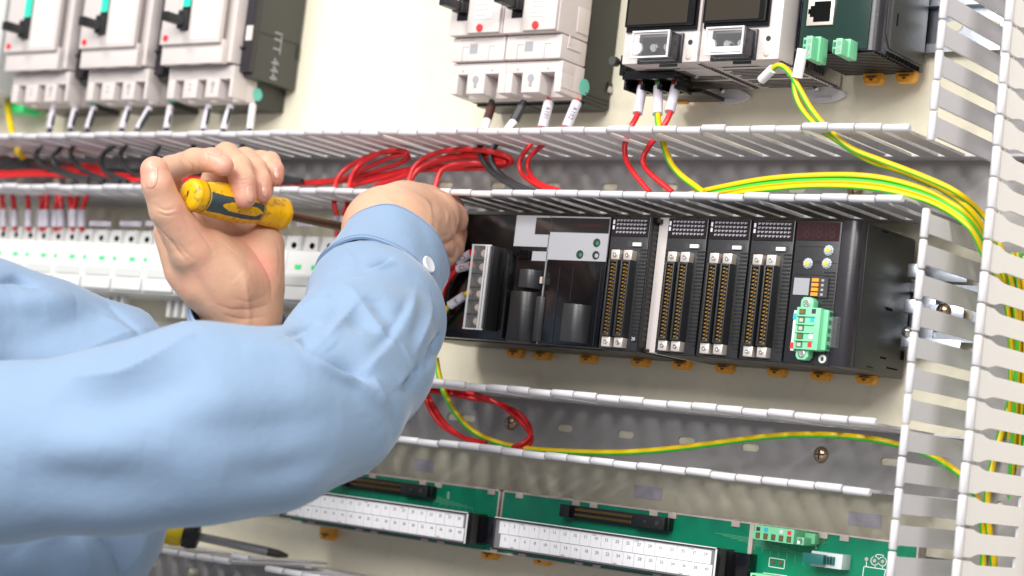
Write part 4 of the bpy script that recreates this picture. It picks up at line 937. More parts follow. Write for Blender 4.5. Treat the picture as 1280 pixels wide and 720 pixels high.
def milky(root, a, b):
    mb = MB(); W_ = 0.0215; h_ = 0.0092
    mb.box(a[0], a[0]+W_, 0.040, 0.0515, a[2]-h_, a[2]); g = mb.build('milky_connector', M['connw'], root, bevel=0.0006)
    mb = MB(); mb.box(a[0]-0.0035, a[0]+0.011, 0.0515, 0.0560, a[2]-h_+0.0016, a[2]-0.0016)
    for k in range(3): mb.box(a[0]+0.012+0.002*k, a[0]+0.0128+0.002*k, 0.0515, 0.0545, a[2]-h_+0.002, a[2]-0.002)
    mb.build('teal_insert', M['tealdark'], g, bevel=0.0004)
milky(b2, a, b); milky(b2, P(1014, 722, .052), b)
def ring(mb, x, z, r0, r1, d0=0.0401, n=18):
    vs = []
    for k in range(n):
        a_ = 2*math.pi*k/n; vs += [(x+r0*math.cos(a_), -d0, z+r0*math.sin(a_)), (x+r1*math.cos(a_), -d0, z+r1*math.sin(a_))]
    mb.add(vs, [(2*k, 2*k+1, (2*k+3) % (2*n), (2*k+2) % (2*n)) for k in range(n)])
def lines(mb, pts, d=0.0401, w_=0.00028):
    q = [P(u, v, d) for u, v in pts]
    for s_, e in zip(q[:-1], q[1:]):
        dx, dz = e[0]-s_[0], e[2]-s_[2]; L = math.hypot(dx, dz) or 1; nx, nz = -dz/L*w_, dx/L*w_
        mb.add([(s_[0]+nx, -d, s_[2]+nz), (s_[0]-nx, -d, s_[2]-nz), (e[0]-nx, -d, e[2]-nz), (e[0]+nx, -d, e[2]+nz)], [(0, 1, 2, 3)])
mb = MB()
c1 = P(1093.5, 701, .0401); c2 = P(1103, 702, .0401)
ring(mb, c1[0], c1[2], .0024, .0029); ring(mb, c2[0], c2[2], .0024, .0029)
lines(mb, [(962, 697), (981, 700), (980, 711), (961, 708), (962, 697)]); lines(mb, [(1078, 722), (1080, 708), (1107, 712), (1105, 722)]); lines(mb, [(1083, 702), (1083, 708)]); lines(mb, [(1094, 705), (1094, 710)]); lines(mb, [(1103, 706), (1103, 711)])
lines(mb, [(1092, 696), (1097, 693), (1104, 694), (1105, 698)]); lines(mb, [(1000, 673), (1020, 677), (1020, 686)])
lines(mb, [(954, 716), (984, 720)])
setp(mb.build('board_print', M['silk'], b2), kind='stuff')
for px in ((966.5, 702.5), (975.5, 704), (1083.5, 699), (1093.5, 701), (1103.5, 702), (1026, 673), (1031, 674), (1025.5, 678.5), (1030.5, 679.5)):
    c = P(px[0], px[1], .0401); m2 = MB(); m2.cyl((c[0], -0.0400, c[2]), (0, -1, 0), 0.0012 if px[0] < 1020 or px[0] > 1050 else 0.0007, 0.0006, 12); m2.build('solder_pad', M['bezel'] if px[0] > 1050 else M['copper'], b2)
text('printed_number', '40P', 0.0036, M['silk'], P(560, 619, .0402), b1, rot=(math.pi/2, math.pi/2, 0))
# small tape labels stuck on the panel
for (px, lb) in (((518, 573, 541, 591), 'faint lilac tape label above the left green board'), ((793, 606, 826, 626), 'lilac tape label above the middle of the green board'), ((1061, 639, 1101, 661), 'greyish tape label at the right end above the green board')):
    a = P(px[0], px[1], .0005); b = P(px[2], px[3], .0005); mb = MB(); mb.box(a[0], b[0], 0.0001, 0.0004, b[2], a[2]); o = mb.build('tape_label', M['lilac']); setp(o, lb, 'label')
    o2 = text('printed_number', {518: 'U 12', 793: 'U 21', 1061: 'U 22'}[px[0]], 0.006, M['sleeve'], ((a[0]+b[0])/2, -0.0005, (a[2]+b[2])/2), o)
for k, (ua, ub) in enumerate(((112, 138), (150, 176), (182, 208), (338, 362), (372, 398))):
    a = P(ua, 276, .0485); b = P(ub, 283, .0485); mb = MB(); mb.box(a[0], b[0], 0.0480, 0.0484, b[2], a[2]); o = mb.build('tape_label', M['lilac'])
    setp(o, ['blurred lilac strip label right of the last red sleeved wire', 'blurred lilac strip label before the thumb', 'blurred lilac strip label partly behind the thumb', 'blurred lilac strip label right of the palm', 'blurred lilac strip label above the screwdriver rod'][k], 'label')
# ------------------------------------------------------------------ wires
def PX(u, v, x): r = ray(u, v); return CAM + r*((x-CAM[0])/r[0])
def PZ(u, v, z): r = ray(u, v); return CAM + r*((z-CAM[2])/r[2])
def pts_(l):
    return [PX(*p[1:]) if p[0] == 'x' else (np.array(p[1:]) if p[0] == 'w' else P(*p)) for p in l]
def wire(label, l, r=0.0018, m='red', group=None, parent=None, name='wire', n=8, cat='wire', twist=0.002, phase=1.20, smooth_n=9):
    q = spline(pts_(l), smooth_n) if len(l) > 2 else pts_(l)
    mb = MB()
    if m == 'yg': mb.tube(q, r, 12, 0, stripe=((11, 0, 1), 1), twist=twist, phase=phase-0.26)
    else: mb.tube(q, r, n)
    o = mb.build(name, [M['yellow'], M['green']] if m == 'yg' else M[m], parent, ang=60)
    if not parent: setp(o, label, cat, group)
    return o
def marker(parent, a, b, r=0.0029, txt=None, m='sleeve'):
    q = pts_([a, b]) ; mb = MB(); mb.tube([q[0], q[0]*.5+q[1]*.5, q[1]], r, 14); o = mb.build('marker_sleeve', M[m], parent, ang=50, bevel=0)
    if txt:
        ax = Vector(q[1]-q[0]).normalized(); vc = Vector(CAM)-Vector(q[0]*.5+q[1]*.5); nrm = (vc-ax*vc.dot(ax)).normalized()
        yv = nrm.cross(ax); R = Matrix((ax, yv, nrm)).transposed()
        t = bpy.data.objects.new('printed_mark', text_mesh(txt, r*1.35, M['ink'], 0.00005)); COL.objects.link(t)
        mid = Vector(q[0]*.5+q[1]*.5)+nrm*(r+0.0001)-Vector(org(parent)); t.matrix_world = Matrix.Translation(mid) @ R.to_4x4(); t.parent = o
    return o
G1 = 'wires dropping from the top row devices'
# two pole breaker wires
w_ = wire('brown wire with white tip under the two pole breakers', [(615, 126, .046), (611, 140, .05), (606, 158, .055), (600, 180, .058), (602, 197, .060), (614, 214, .060), (632, 227, .065), (655, 240, .07)], .0022, 'blackwire', G1)
marker(w_, (614.5, 133, .0478), (609, 150, .0525), .0032, m='brownwire'); marker(w_, (609, 150, .0525), (605.5, 162, .0555), .0030, m='ferrule')
w_ = wire('black wire with white tip under the two pole breakers', [(655, 126, .046), (648, 145, .05), (636, 163, .055), (620, 180, .058), (613, 197, .060), (622, 214, .060), (640, 228, .065), (668, 241, .07)], .0022, 'blackwire', G1)
marker(w_, (652, 133, .0478), (642, 152, .0525), .0034, m='blackwire'); marker(w_, (643, 151, .0525), (634, 163, .0555), .0030, m='ferrule')
w_ = wire('red wire under a white marked sleeve, left one below the right two pole breaker', [(686, 124, .046), (683, 140, .05), (677, 160, .055), (662, 182, .058), (650, 200, .060), (652, 216, .060), (666, 228, .065), (690, 240, .07)], .0018, 'red', G1)
marker(w_, (686, 128, .048), (678, 160, .055), .0036, 'A101')
w_ = wire('red wire under a white marked sleeve, right one below the right two pole breaker', [(722, 124, .046), (716, 142, .05), (704, 160, .055), (680, 180, .058), (662, 197, .060), (661, 214, .060), (674, 229, .065), (705, 241, .07)], .0018, 'red', G1)
marker(w_, (721, 128, .048), (708, 159, .055), .0036, 'A102')
# power supply wires
w_ = wire('red wire from the left screw terminal of the left power supply', [tuple(['w', *TERM[0]]), (801, 112, .057), (797, 142, .063), (788, 160, .068), (781, 182, .068), (783, 200, .069), (792, 216, .071), (812, 240, .075)], .0019, 'red', G1)
marker(w_, (803, 109, .056), (797, 142, .063), .0034)
w_ = wire('yellow green wire from the middle screw terminal of the left power supply', [tuple(['w', *TERM[1]]), (823, 112, .057), (822, 142, .063), (824, 160, .067), (830, 183, .068), (838, 203, .071), (851, 219, .073), (868, 232, .076), (880, 241, .08)], .0021, 'yg', G1, phase=1.10)
marker(w_, (823, 109, .056), (822, 143, .063), .0034)
w_ = wire('red wire from the right screw terminal of the left power supply', [tuple(['w', *TERM[2]]), (844, 112, .057), (838, 140, .063), (828, 160, .067), (812, 182, .068), (804, 198, .069), (810, 214, .071), (840, 240, .075)], .0019, 'red', G1)
marker(w_, (844.5, 109, .056), (837, 140, .063), .0034)
# big breaker sleeves and black tails
G2 = 'sleeved wires under the large breakers'
nm = ['first', 'second', 'third', 'fourth', 'fifth', 'sixth', 'seventh', 'eighth', 'ninth']
sl = [((67, 140), (62, 163), (50, 184), (45, 196), (56, 209), (84, 219), (112, 224)), ((94, 140), (88, 163), (75, 186), (66, 196), (71, 209), (92, 219), (130, 226)), ((118, 139), (109, 163), (94, 180), (88, 192), (99, 209), (122, 221), (150, 227)),
      ((161, 139), (152, 163), (145, 179), (131, 191), (126, 202), (133, 215), (160, 227)), ((187, 139), (172, 163), (158, 180), (150, 195), (156, 208), (172, 220), (196, 228)), ((213, 138), (208, 163), (198, 184), (193, 196), (200, 210), (220, 222), (246, 229)),
      ((261, 137), (254, 164), (243, 180), (240, 195), (247, 208), (262, 220), (285, 229)), ((288, 137), (279, 164), (270, 182), (268, 196), (277, 210), (292, 220), (312, 229)), ((316, 136), (312, 164), (303, 182), (300, 196), (310, 210), (325, 221), (345, 230))]
for k, s_ in enumerate(sl):
    dd = [.046, .056, .062, .063, .063, .066, .07]
    w_ = wire(nm[k]+' black wire from the left with a white sleeve under the large breakers', [(u, v, d) for (u, v), d in zip(s_, dd)], .0021, 'blackwire', G2)
    marker(w_, (s_[0][0], s_[0][1]-4, .044), (s_[1][0], s_[1][1]-1, .0555), .0029)
w_ = wire('short yellow wire at the left edge under the cut off device', [(9, 128, .03), (11, 142, .035), (14, 160, .045), (20, 185, .055), (28, 196, .06)], .0030, 'yellow'); 
# black bundle lying in the duct
for k in range(7):
    ys = [(-20+k*3, 196+k*2.2), (60, 203+k*2), (120, 212+k*1.6), (180, 214+k*1.5), (260, 218+k), (340, 221+k*0.8), (378, 226)]
    wire(['uppermost', 'second', 'third', 'middle', 'fifth', 'sixth', 'lowest'][k]+' strand of the black wires lying behind the screwdriver hand', [(u, v, .03+.004*k) for u, v in ys], .0020, 'blackwire', 'black wires lying in the long duct')
# red wires at the left in the duct
for k in range(12):
    v0 = 198+2.0*k; ph = random.uniform(0, 6)
    wire(['topmost', 'second', 'third', 'fourth', 'fifth', 'sixth', 'seventh', 'eighth', 'ninth', 'tenth', 'eleventh', 'lowest'][k]+' red strand from the top of the red bundle at the far left',
         [(u, v0+2.2*math.sin(u/38.0+ph)+max(0, u-30)*0.10*(1-k/14), .022+.0042*k+.004*math.sin(u/50+ph)) for u in (-30, 0, 30, 60, 95, 130)+((170, 220, 270) if k > 7 else ())], .0019, 'red', 'red wires bundled at the far left of the long duct')
GL = 'looped red wires in the long duct'
def L(u, v, i): return (u, v, .045+.004*i)
wire('red loop nearest the screwdriver hand, small ring shape', [L(340, 229, 0), L(380, 228, 0), L(425, 224, 0), L(474, 213, 1), L(505, 201, 2), L(510, 195, 3), L(498, 190, 3), L(468, 193, 3), L(440, 206, 3), L(424, 220, 4), L(418, 238, 5)], .0019, 'red', GL)
wire('second small red loop just inside the first', [L(370, 230, 1), L(420, 226, 1), L(465, 207, 2), L(490, 196, 3), L(508, 193, 4), L(503, 188.5, 4), L(480, 190, 4), L(452, 204, 4), L(440, 220, 5), L(436, 238, 6)], .0019, 'red', GL)
wire('long flat red loop under the small ones reaching the black pair', [L(395, 230, 0), L(460, 222, 0), L(520, 210, 1), L(580, 207, 1), L(622, 207, 1), L(637, 201, 2), L(628, 195, 3), L(600, 192, 3), L(560, 196, 3), L(530, 207, 4), L(515, 222, 5), L(510, 240, 6)], .0020, 'red', GL)
wire('outer red loop arching highest left of the black pair', [L(440, 232, 2), L(480, 222, 2), L(514, 214, 2), L(560, 211, 2), L(610, 210, 2), L(634, 206, 2), L(639, 200, 3), L(625, 192, 4), L(590, 187, 4), L(555, 189, 4), L(530, 198, 4), L(516, 212, 5), L(508, 236, 6)], .0020, 'red', GL)
wire('inner red loop crossing under the raised duct finger', [L(470, 232, 3), L(510, 218, 3), L(550, 201, 3), L(590, 196, 3), L(620, 199, 3), L(632, 203, 3), L(615, 205, 3), L(580, 204, 4), L(553, 212, 5), L(543, 236, 6)], .0020, 'red', GL)
# red wires with sleeves over the left breaker row
for k, (u, du) in enumerate(((3, 2), (17, 1.5), (35, 1), (52, 0), (59, -1), (71, -2), (76, 1), (88, 3), (95, -3), (106, -4))):
    w_ = wire(['first', 'second', 'third', 'fourth', 'fifth', 'sixth', 'seventh', 'eighth', 'ninth', 'tenth'][k]+' red wire from the left rising from a sleeve over the white breakers', [(u-du, 238, .05), (u, 252, .05), (u+du*.8, 262, .051), (u+du, 272, .0515), (u+du, 288, .050)], .0022, 'red', 'red sleeved wires over the left breakers')
    marker(w_, (u+du*.8, 263, .051), (u+du, 284, .051), .0036)
for k, (u, u2) in enumerate(((417, 421), (433, 430))):
    w_ = wire('red sleeved wire above the screwdriver rod, '+('left' if k == 0 else 'right')+' one of two beside the raised wrist', [(u, 242, .05), (u+1, 256, .05), (u2, 270, .05), (u2, 290, .05), (u2-1, 302, .05)], .0020, 'red', 'red sleeved wires over the left breakers')
    marker(w_, (u2, 271, .0505), (u2, 288, .0505), .0032)
# yellow green pair from the right power supply
GY = 'yellow green wires running to the upright duct'
w_ = wire('yellow green wire ending in a white tip under the right power supply', [(955, 98, .083), (966, 85.5, .088), (976, 82, .090), (988, 92, .090), (1000, 112, .089), (1014, 136, .088), (1034, 160, .087), (1062, 184, .085), (1100, 200, .082), (1150, 219, .078), (1195, 240, .073), ('x', 1228, 268, .066), ('x', 1249, 305, .074), ('x', 1262, 345, .078), ('x', 1271, 400, .080), ('x', 1272, 470, .078), ('x', 1268, 540, .076), ('x', 1262, 610, .074), ('x', 1256, 700, .072), ('x', 1254, 740, .072)], .0018, 'yg', GY, phase=1.00, twist=.002)
marker(w_, (952, 99.5, .082), (966, 86, .088), .0030, m='ferrule')
mb = MB(); q = pts_([(950, 101.5, .0815), (953, 98.5, .0825)]); mb.tube([q[0], q[1]], .0012, 8); mb.build('copper_end', M['copper'], w_)
w_ = wire('yellow green wire under a long white sleeve beside the light green plug', [(1004, 62, .093), (999, 86, .091), (993, 102, .089), (995, 120, .088), (1004, 138, .087), (1022, 158, .086), (1050, 178, .083), (1085, 200, .078), (1130, 216, .072), (1180, 238, .068), ('x', 1216, 266, .064), ('x', 1241, 308, .070), ('x', 1255, 350, .074), ('x', 1262, 400, .074), ('x', 1268, 460, .075), ('x', 1275, 530, .079), ('x', 1272, 610, .079), ('x', 1264, 700, .077), ('x', 1262, 740, .077)], .0018, 'yg', GY, phase=1.25, twist=.002)
marker(w_, (1003.5, 61, .093), (996.5, 97, .0905), .0034, m='ferrule')
for k, (dv, ph, lb) in enumerate(((0, 1.25, 'upper'), (7, -0.9, 'middle'), (13, 1.0, 'lower'))):
    wire(lb+' yellow green wire of the flat bundle leaving the long duct to the right', [(860+18*k, 243, .070), (905+10*k, 233+dv*.6, .074), (955, 224+dv, .076), (1010, 219.5+dv, .077), (1070, 219+dv*1.1, .077), (1120, 226+dv*1.1, .075), (1170, 243+dv, .070), ('x', 1212, 272+dv, .062+.003*k), ('x', 1240-k*3, 315+dv, .068+.003*k), ('x', 1258+k*5, 380, .071+.003*k), ('x', 1264+k*7, 450, .073+.003*k), ('x', 1262+k*7, 520, .072+.003*k), ('x', 1258+k*8, 600, .072+.003*k), ('x', 1250+k*8, 700, .070+.003*k), ('x', 1248+k*8, 740, .070+.003*k)], .0018, 'yg', GY, phase=ph, twist=.002)
for k, (xx, uu) in enumerate(((.080, 1270), (.083, 1279))):
    wire(('slack' if k == 0 else 'outermost')+' yellow green wire running straight down inside the upright duct', [('x', uu-6, 318, xx-.01), ('x', uu+2, 360, xx), ('x', uu+3, 430, xx), ('x', uu, 500, xx), ('x', uu-4, 570, xx-.002), ('x', uu-9, 640, xx-.004), ('x', uu-13, 740, xx-.004)], .0021, 'yg', GY, phase=0.6-1.4*k)
# wire along the lower duct
wire('yellow green wire sweeping through the lower duct under the controller', [(545, 448, .055), (549, 470, .056), (556, 492, .056), (571, 518, .050), (590, 538, .050), (618, 552, .050), (660, 561, .048), (720, 565, .045), (780, 565.5, .045), (840, 561, .045), (900, 553.5, .047), (960, 546, .050), (1010, 543.5, .052), (1060, 545.5, .052), (1110, 553, .050), (1160, 568, .040), ('x', 1196, 590, .062), ('x', 1216, 612, .066), ('x', 1226, 640, .066), ('x', 1229, 690, .066), ('x', 1226, 740, .066)], .0021, 'yg', None, phase=0.95, twist=0.0)
wire('yellow green wire crossing diagonally inside the upright duct', [('x', 1276, 440, .075), ('x', 1271, 470, .073), ('x', 1262, 505, .071), ('x', 1250, 545, .069), ('x', 1240, 583, .067), ('x', 1234, 620, .067), ('x', 1236, 660, .069), ('x', 1242, 700, .071), ('x', 1243, 740, .072)], .0022, 'yg', GY, phase=1.20)
# twisted red pair
def twisted(label, l, r=.0017, pitch=24, amp=.0017):
    q = spline(pts_(l), 10); a_, b_ = [], []
    for k, p in enumerate(q):
        t = Vector(q[min(k+1, len(q)-1)]-q[max(k-1, 0)]).normalized(); n1 = t.cross(Vector((0.3, 1, 0.1))).normalized(); n2 = t.cross(n1); an = 2*math.pi*k/pitch/2.4
        o_ = (n1*math.cos(an)+n2*math.sin(an))*amp; a_.append(Vector(p)+o_); b_.append(Vector(p)-o_)
    o = thing('twisted_pair', label, 'wire', tuple(q[0]))
    for s_ in (a_, b_):
        mb = MB(); mb.tube(s_, r, 8); mb.build('strand', M['red'], o, ang=60)
twisted('dark red twisted pair looping round the screw in the lower duct', [(500, 500, .05), (520, 490, .05), (548, 488, .049), (585, 494, .046), (620, 503, .043), (648, 520, .042), (662, 538, .043), (662, 550, .046), (652, 558, .05), (640, 562, .05)])
twisted('red twisted pair dropping beside the blue sleeve into the lower duct', [(526, 476, .052), (532, 492, .052), (541, 512, .051), (556, 532, .051), (580, 547, .052), (606, 556, .054)])
# sleeves entering the clear covered strip
GP = 'wires entering the clear covered terminal strip'
w_ = wire('upper red wire with white sleeve entering the clear covered strip', [(545, 385, .087), (548, 358, .087), (556, 342, .087), (567, 331, .087), (574, 325, .087), (588, 317, .085), (594, 315, .083)], .0023, 'red', GP); marker(w_, (571, 327, .087), (588, 317, .085), .0030, 'C2')
w_ = wire('lower red wire with white sleeve entering the clear covered strip', [(549, 392, .086), (552, 366, .086), (560, 349, .086), (570, 338, .086), (577, 334, .086), (588, 332, .084), (594, 331, .083)], .0023, 'red', GP); marker(w_, (571.5, 336, .086), (587.5, 332, .084), .0030, 'C1')
w_ = wire('yellow green wire with white sleeve entering the clear covered strip', [(546, 420, .080), (551, 402, .084), (556, 390, .086), (563, 381, .087), (573, 373, .086), (583, 367, .084), (590, 364, .083)], .0018, 'yg', GP, phase=1.20); marker(w_, (562, 382, .087), (581, 369, .0845), .0031, 'E')
# small bits: coloured stubs peeking at the long duct's lower rim
# ------------------------------------------------------------------ screwdriver lying on the bottom duct
sd = thing('screwdriver', 'yellow and black screwdriver with steel shaft lying on the bottom duct', 'screwdriver', tuple(PZ(245, 668, -0.0895)), 'screwdrivers')
A = PZ(240, 669, -0.0872); B = PZ(360, 695, -0.0945)
ax = (B-A)/np.linalg.norm(B-A); Ltot = np.linalg.norm(B-A)
mb = MB(); mb.lathe(A, -ax, [(0.006, .0095), (.010, .0108), (.03, .0112), (.07, .0112), (.085, .0095), (.09, .006)], 28); mb.build('handle', M['yclean'], sd, ang=50)
mb = MB(); mb.lathe(A, -ax, [(-0.006, .006), (-.005, .0095), (.0005, .0108), (.0062, .0104)], 28); mb.build('collar', M['black'], sd, ang=40)
mb = MB(); mb.lathe(A, ax, [(0.004, .0033), (Ltot-0.016, .0036)], 18); mb.build('shaft', M['darksteel'], sd, ang=40)
mb = MB(); mb.lathe(A, ax, [(Ltot-0.0165, .0034), (Ltot-0.008, .0033), (Ltot-0.003, .0022), (Ltot, .0013)], 14); mb.build('tip', M['auxgrey'], sd, ang=30)
# ------------------------------------------------------------------ person: implicit surfaces, meshed with surface nets
def seg(Q, a, b, ra, rb):
    a = np.asarray(a, np.float32); b = np.asarray(b, np.float32); ab = b-a; L2 = float(ab@ab) or 1e-9
    t = np.clip(((Q-a)@ab)/L2, 0, 1); d = Q-a-t[..., None]*ab
    return np.sqrt((d*d).sum(-1))-(ra+(rb-ra)*t)
def smin(a, b, k):
    h = np.clip(0.5+0.5*(b-a)/k, 0, 1); return b+(a-b)*h-k*h*(1-h)
def smax(a, b, k): return -smin(-a, -b, k)
def chain(Q, pts, k=0.004):
    d = None
    for (a, ra), (b, rb) in zip(pts[:-1], pts[1:]):
        e = seg(Q, a, b, ra, rb); d = e if d is None else smin(d, e, k)
    return d
def surface_nets(fn, lo, hi, h):
    lo = np.array(lo); n = np.ceil((np.array(hi)-lo)/h).astype(int)+1
    ax = [lo[i]+h*np.arange(n[i]) for i in range(3)]
    G = np.empty(tuple(n), np.float32); step = max(1, int(400000/(n[1]*n[2])))
    for i in range(0, n[0], step):
        g = np.stack(np.meshgrid(ax[0][i:i+step], ax[1], ax[2], indexing='ij'), -1).astype(np.float32); G[i:i+step] = fn(g)
    s = G < 0; c = s[:-1, :-1, :-1].astype(np.int8); cnt = np.zeros_like(c)
    sl_ = [(slice(None, -1) if q == 0 else slice(1, None)) for q in (0, 1)]
    for i in (0, 1):
        for j in (0, 1):
            for k in (0, 1): cnt += s[sl_[i], sl_[j], sl_[k]]
    act = (cnt > 0) & (cnt < 8); idx = np.full(act.shape, -1, np.int64); cells = np.argwhere(act); idx[act] = np.arange(len(cells))
    acc = np.zeros((len(cells), 3)); num = np.zeros(len(cells))
    cr = [(i, j, k) for i in (0, 1) for j in (0, 1) for k in (0, 1)]
    for a_ in cr:
        for d_ in range(3):
            if a_[d_]: continue
            b_ = list(a_); b_[d_] = 1
            ga = G[tuple((cells+a_).T)]; gb = G[tuple((cells+b_).T)]; m_ = (ga < 0) != (gb < 0)
            t = np.where(m_, ga/np.where(m_, ga-gb, 1), 0); p = np.array(a_)+t[:, None]*(np.array(b_)-np.array(a_))
            acc += p*m_[:, None]; num += m_
    V = lo+h*(cells+acc/num[:, None]); F = []
    for d_ in range(3):
        o1, o2 = [x for x in range(3) if x != d_]
        sa = [slice(None)]*3; sb = [slice(None)]*3; sa[d_] = slice(None, -1); sb[d_] = slice(1, None)
        A_ = s[tuple(sa)]; B_ = s[tuple(sb)]; e = np.argwhere(A_ != B_)
        ok = (e[:, o1] > 0) & (e[:, o2] > 0) & (e[:, o1] < idx.shape[o1]) & (e[:, o2] < idx.shape[o2]); e = e[ok]
        def g_(da, db):
            q = e.copy(); q[:, o1] += da; q[:, o2] += db; return idx[tuple(q.T)]
        quad = np.stack([g_(-1, -1), g_(0, -1), g_(0, 0), g_(-1, 0)], 1); flip = A_[tuple(e.T)]
        if d_ == 1: flip = ~flip
        quad[~flip] = quad[~flip][:, ::-1]; F.append(quad[(quad >= 0).all(1)])
    return V, np.concatenate(F)
def sdf_mesh(fns, name, mats, parent, smooth_it=2, folds=None, subdiv=0, tint=None):
    """fns = [(fn, lo, hi, h)] several blobs in one mesh"""
    VV, FF, n = [], [], 0
    for fn, lo, hi, h in fns:
        V, F = surface_nets(fn, lo, hi, h); VV.append(V); FF.append(F+n); n += len(V)
    V = np.concatenate(VV)-org(parent); F = np.concatenate(FF)
    me = bpy.data.meshes.new(name); me.vertices.add(len(V)); me.vertices.foreach_set('co', V.ravel().astype(np.float32))
    me.loops.add(F.size); me.loops.foreach_set('vertex_index', F.ravel().astype(np.int32)); me.polygons.add(len(F))
    me.polygons.foreach_set('loop_start', np.arange(0, F.size, 4, dtype=np.int32)); me.update(calc_edges=True); me.validate()
    bm = bmesh.new(); bm.from_mesh(me)
    for _ in range(smooth_it): bmesh.ops.smooth_vert(bm, verts=bm.verts, factor=0.5, use_axis_x=True, use_axis_y=True, use_axis_z=True)
    bmesh.ops.recalc_face_normals(bm, faces=bm.faces); bm.to_mesh(me); bm.free()
    if subdiv:
        tmp = bpy.data.objects.new('tmp', me); COL.objects.link(tmp); sm = tmp.modifiers.new('s', 'SUBSURF'); sm.levels = subdiv; sm.render_levels = subdiv
        bpy.context.view_layer.update(); m2 = bpy.data.meshes.new_from_object(tmp.evaluated_get(bpy.context.evaluated_depsgraph_get())); bpy.data.objects.remove(tmp); bpy.data.meshes.remove(me); me = m2; me.name = name
    nv = len(me.vertices); V = np.empty(nv*3, np.float32); me.vertices.foreach_get('co', V); V = V.reshape(-1, 3)+org(parent).astype(np.float32)
    if folds:
        N = np.empty(nv*3, np.float32); me.vertex_normals.foreach_get('vector', N); N = N.reshape(-1, 3)
        V = displace(V, N, folds); me.vertices.foreach_set('co', (V-org(parent).astype(np.float32)).ravel().astype(np.float32)); me.update()
    if tint:
        t_ = np.zeros(nv, np.float32)
        for c_, rr in tint: t_ = np.maximum(t_, np.exp(-((V-np.asarray(c_, np.float32))**2).sum(1)/rr**2))
        at = me.attributes.new('warmth', 'FLOAT', 'POINT'); at.data.foreach_set('value', t_)
    me.materials.clear(); me.materials.append(mats); me.polygons.foreach_set('use_smooth', [True]*len(me.polygons))
    o = bpy.data.objects.new(name, me); COL.objects.link(o); o.parent = parent; ORG[o.name] = org(parent); return o
def prep_folds(fn, strokes, D0, D1):
    # strokes: (pixel path on the photo, height, width left, width right[, 'soft']); lifted once onto the cloth, then lived with in 3D
    out = []
    for st in strokes:
        path = [tuple(p[:2]) for p in spline([(u, v, 0) for u, v in st[0]], 5)]
        q = np.array([lift(fn, u, v, D0, D1) for u, v in path]); out.append((q, st[1], st[2], st[3], len(st) > 4))
    return out
def displace(V, N, folds):
    add = np.zeros(len(V), np.float32)
    for q, amp, wl, wr, soft in folds:
        R = 4.5*max(wl, wr); lo = q.min(0)-R; hi = q.max(0)+R; idx = np.where(((V > lo) & (V < hi)).all(1))[0]
        if not len(idx): continue
        P_ = V[idx]; best = np.full(len(idx), 9.0, np.float32); tt = np.zeros(len(idx), np.float32); sg = np.ones(len(idx), np.float32); n_ = len(q)-1
        for i in range(n_):
            a = q[i].astype(np.float32); ab = (q[i+1]-q[i]).astype(np.float32); L2 = float(ab@ab)+1e-12; t = np.clip(((P_-a)@ab)/L2, 0, 1); d = P_-a-t[:, None]*ab; dd = np.sqrt((d*d).sum(1)); m_ = dd < best
            best[m_] = dd[m_]; tt[m_] = (i+t[m_])/n_; s_ = (np.cross(N[idx], ab)*d).sum(1); sg[m_] = np.sign(s_[m_])
        w_ = np.where(sg > 0, wl, wr); f = np.exp(-(best/w_)**2) if soft else np.exp(-best/w_)*(1-0.0*best)
        tp = np.clip(np.sin(np.pi*np.clip(tt*0.94+0.03, 0, 1)), 0, 1)**0.6
        add[idx] += (amp*f*tp).astype(np.float32)
    return V+N*add[:, None]
def lift(fn, u, v, D0, D1=None, n=150):
    """first point of the surface on the line of sight"""
    Ds = np.linspace(D0, D1, n); q = (CAM+ray(u, v)[None]*Ds[:, None]).astype(np.float32); f = fn(q); i = np.argmax(f < 0)
    if not (f < 0).any(): i = int(np.argmin(f)); return q[i].astype(float)
    if i == 0: return q[0].astype(float)
    t = f[i-1]/(f[i-1]-f[i]); return (q[i-1]*(1-t)+q[i]*t).astype(float)
def grad(fn, p, e=0.0006):
    p = np.array(p); g = np.array([float(fn((p+e*np.eye(3)[i]).astype(np.float32)[None])[0]-fn((p-e*np.eye(3)[i]).astype(np.float32)[None])[0]) for i in range(3)]); return g/(np.linalg.norm(g)+1e-9)
def bounds(pts, pad):
    a = np.array([p for p, r in pts]); r = np.array([r for p, r in pts])[:, None]
    return (a-r).min(0)-pad, (a+r).max(0)+pad
def carve(fn, strokes, D0, D1):
    """strokes: [(pixel path, radius, depth into surface (+) or ridge (-), k)]"""
    prim = []
    for path, r, dep, k in strokes:
        if len(path) > 2: path = [tuple(p[:2]) for p in spline([(u, v, 0) for u, v in path], 4)]
        q = [lift(fn, u, v, D0, D1) for u, v in path]; gs = [grad(fn, p, .002) for p in q]
        n_ = len(q); tp = [0.30+0.70*math.sin(math.pi*(i+0.5)/n_)**0.7 for i in range(n_)]; rr = [r]*n_
        q = [p+g_*((r-dep*t_) if dep > 0 else -(r+dep*t_)) for p, g_, t_ in zip(q, gs, tp)]
        lo = np.min(q, 0)-r-0.02; hi = np.max(q, 0)+r+0.02
        prim.append((q, rr, dep, k, lo, hi))
    def g(Q):
        d = fn(Q)
        for q, rr, dep, k, lo, hi in prim:
            m_ = ((Q > lo.astype(np.float32)) & (Q < hi.astype(np.float32))).all(-1)
            if not m_.any(): continue
            e = chain(Q[m_], list(zip(q, rr)), 0.003)
            d[m_] = smax(d[m_], -e, k) if dep > 0 else smin(d[m_], e, k)
        return d
    return g
def C(u, v, D, r): return (PD(u, v, D), r)

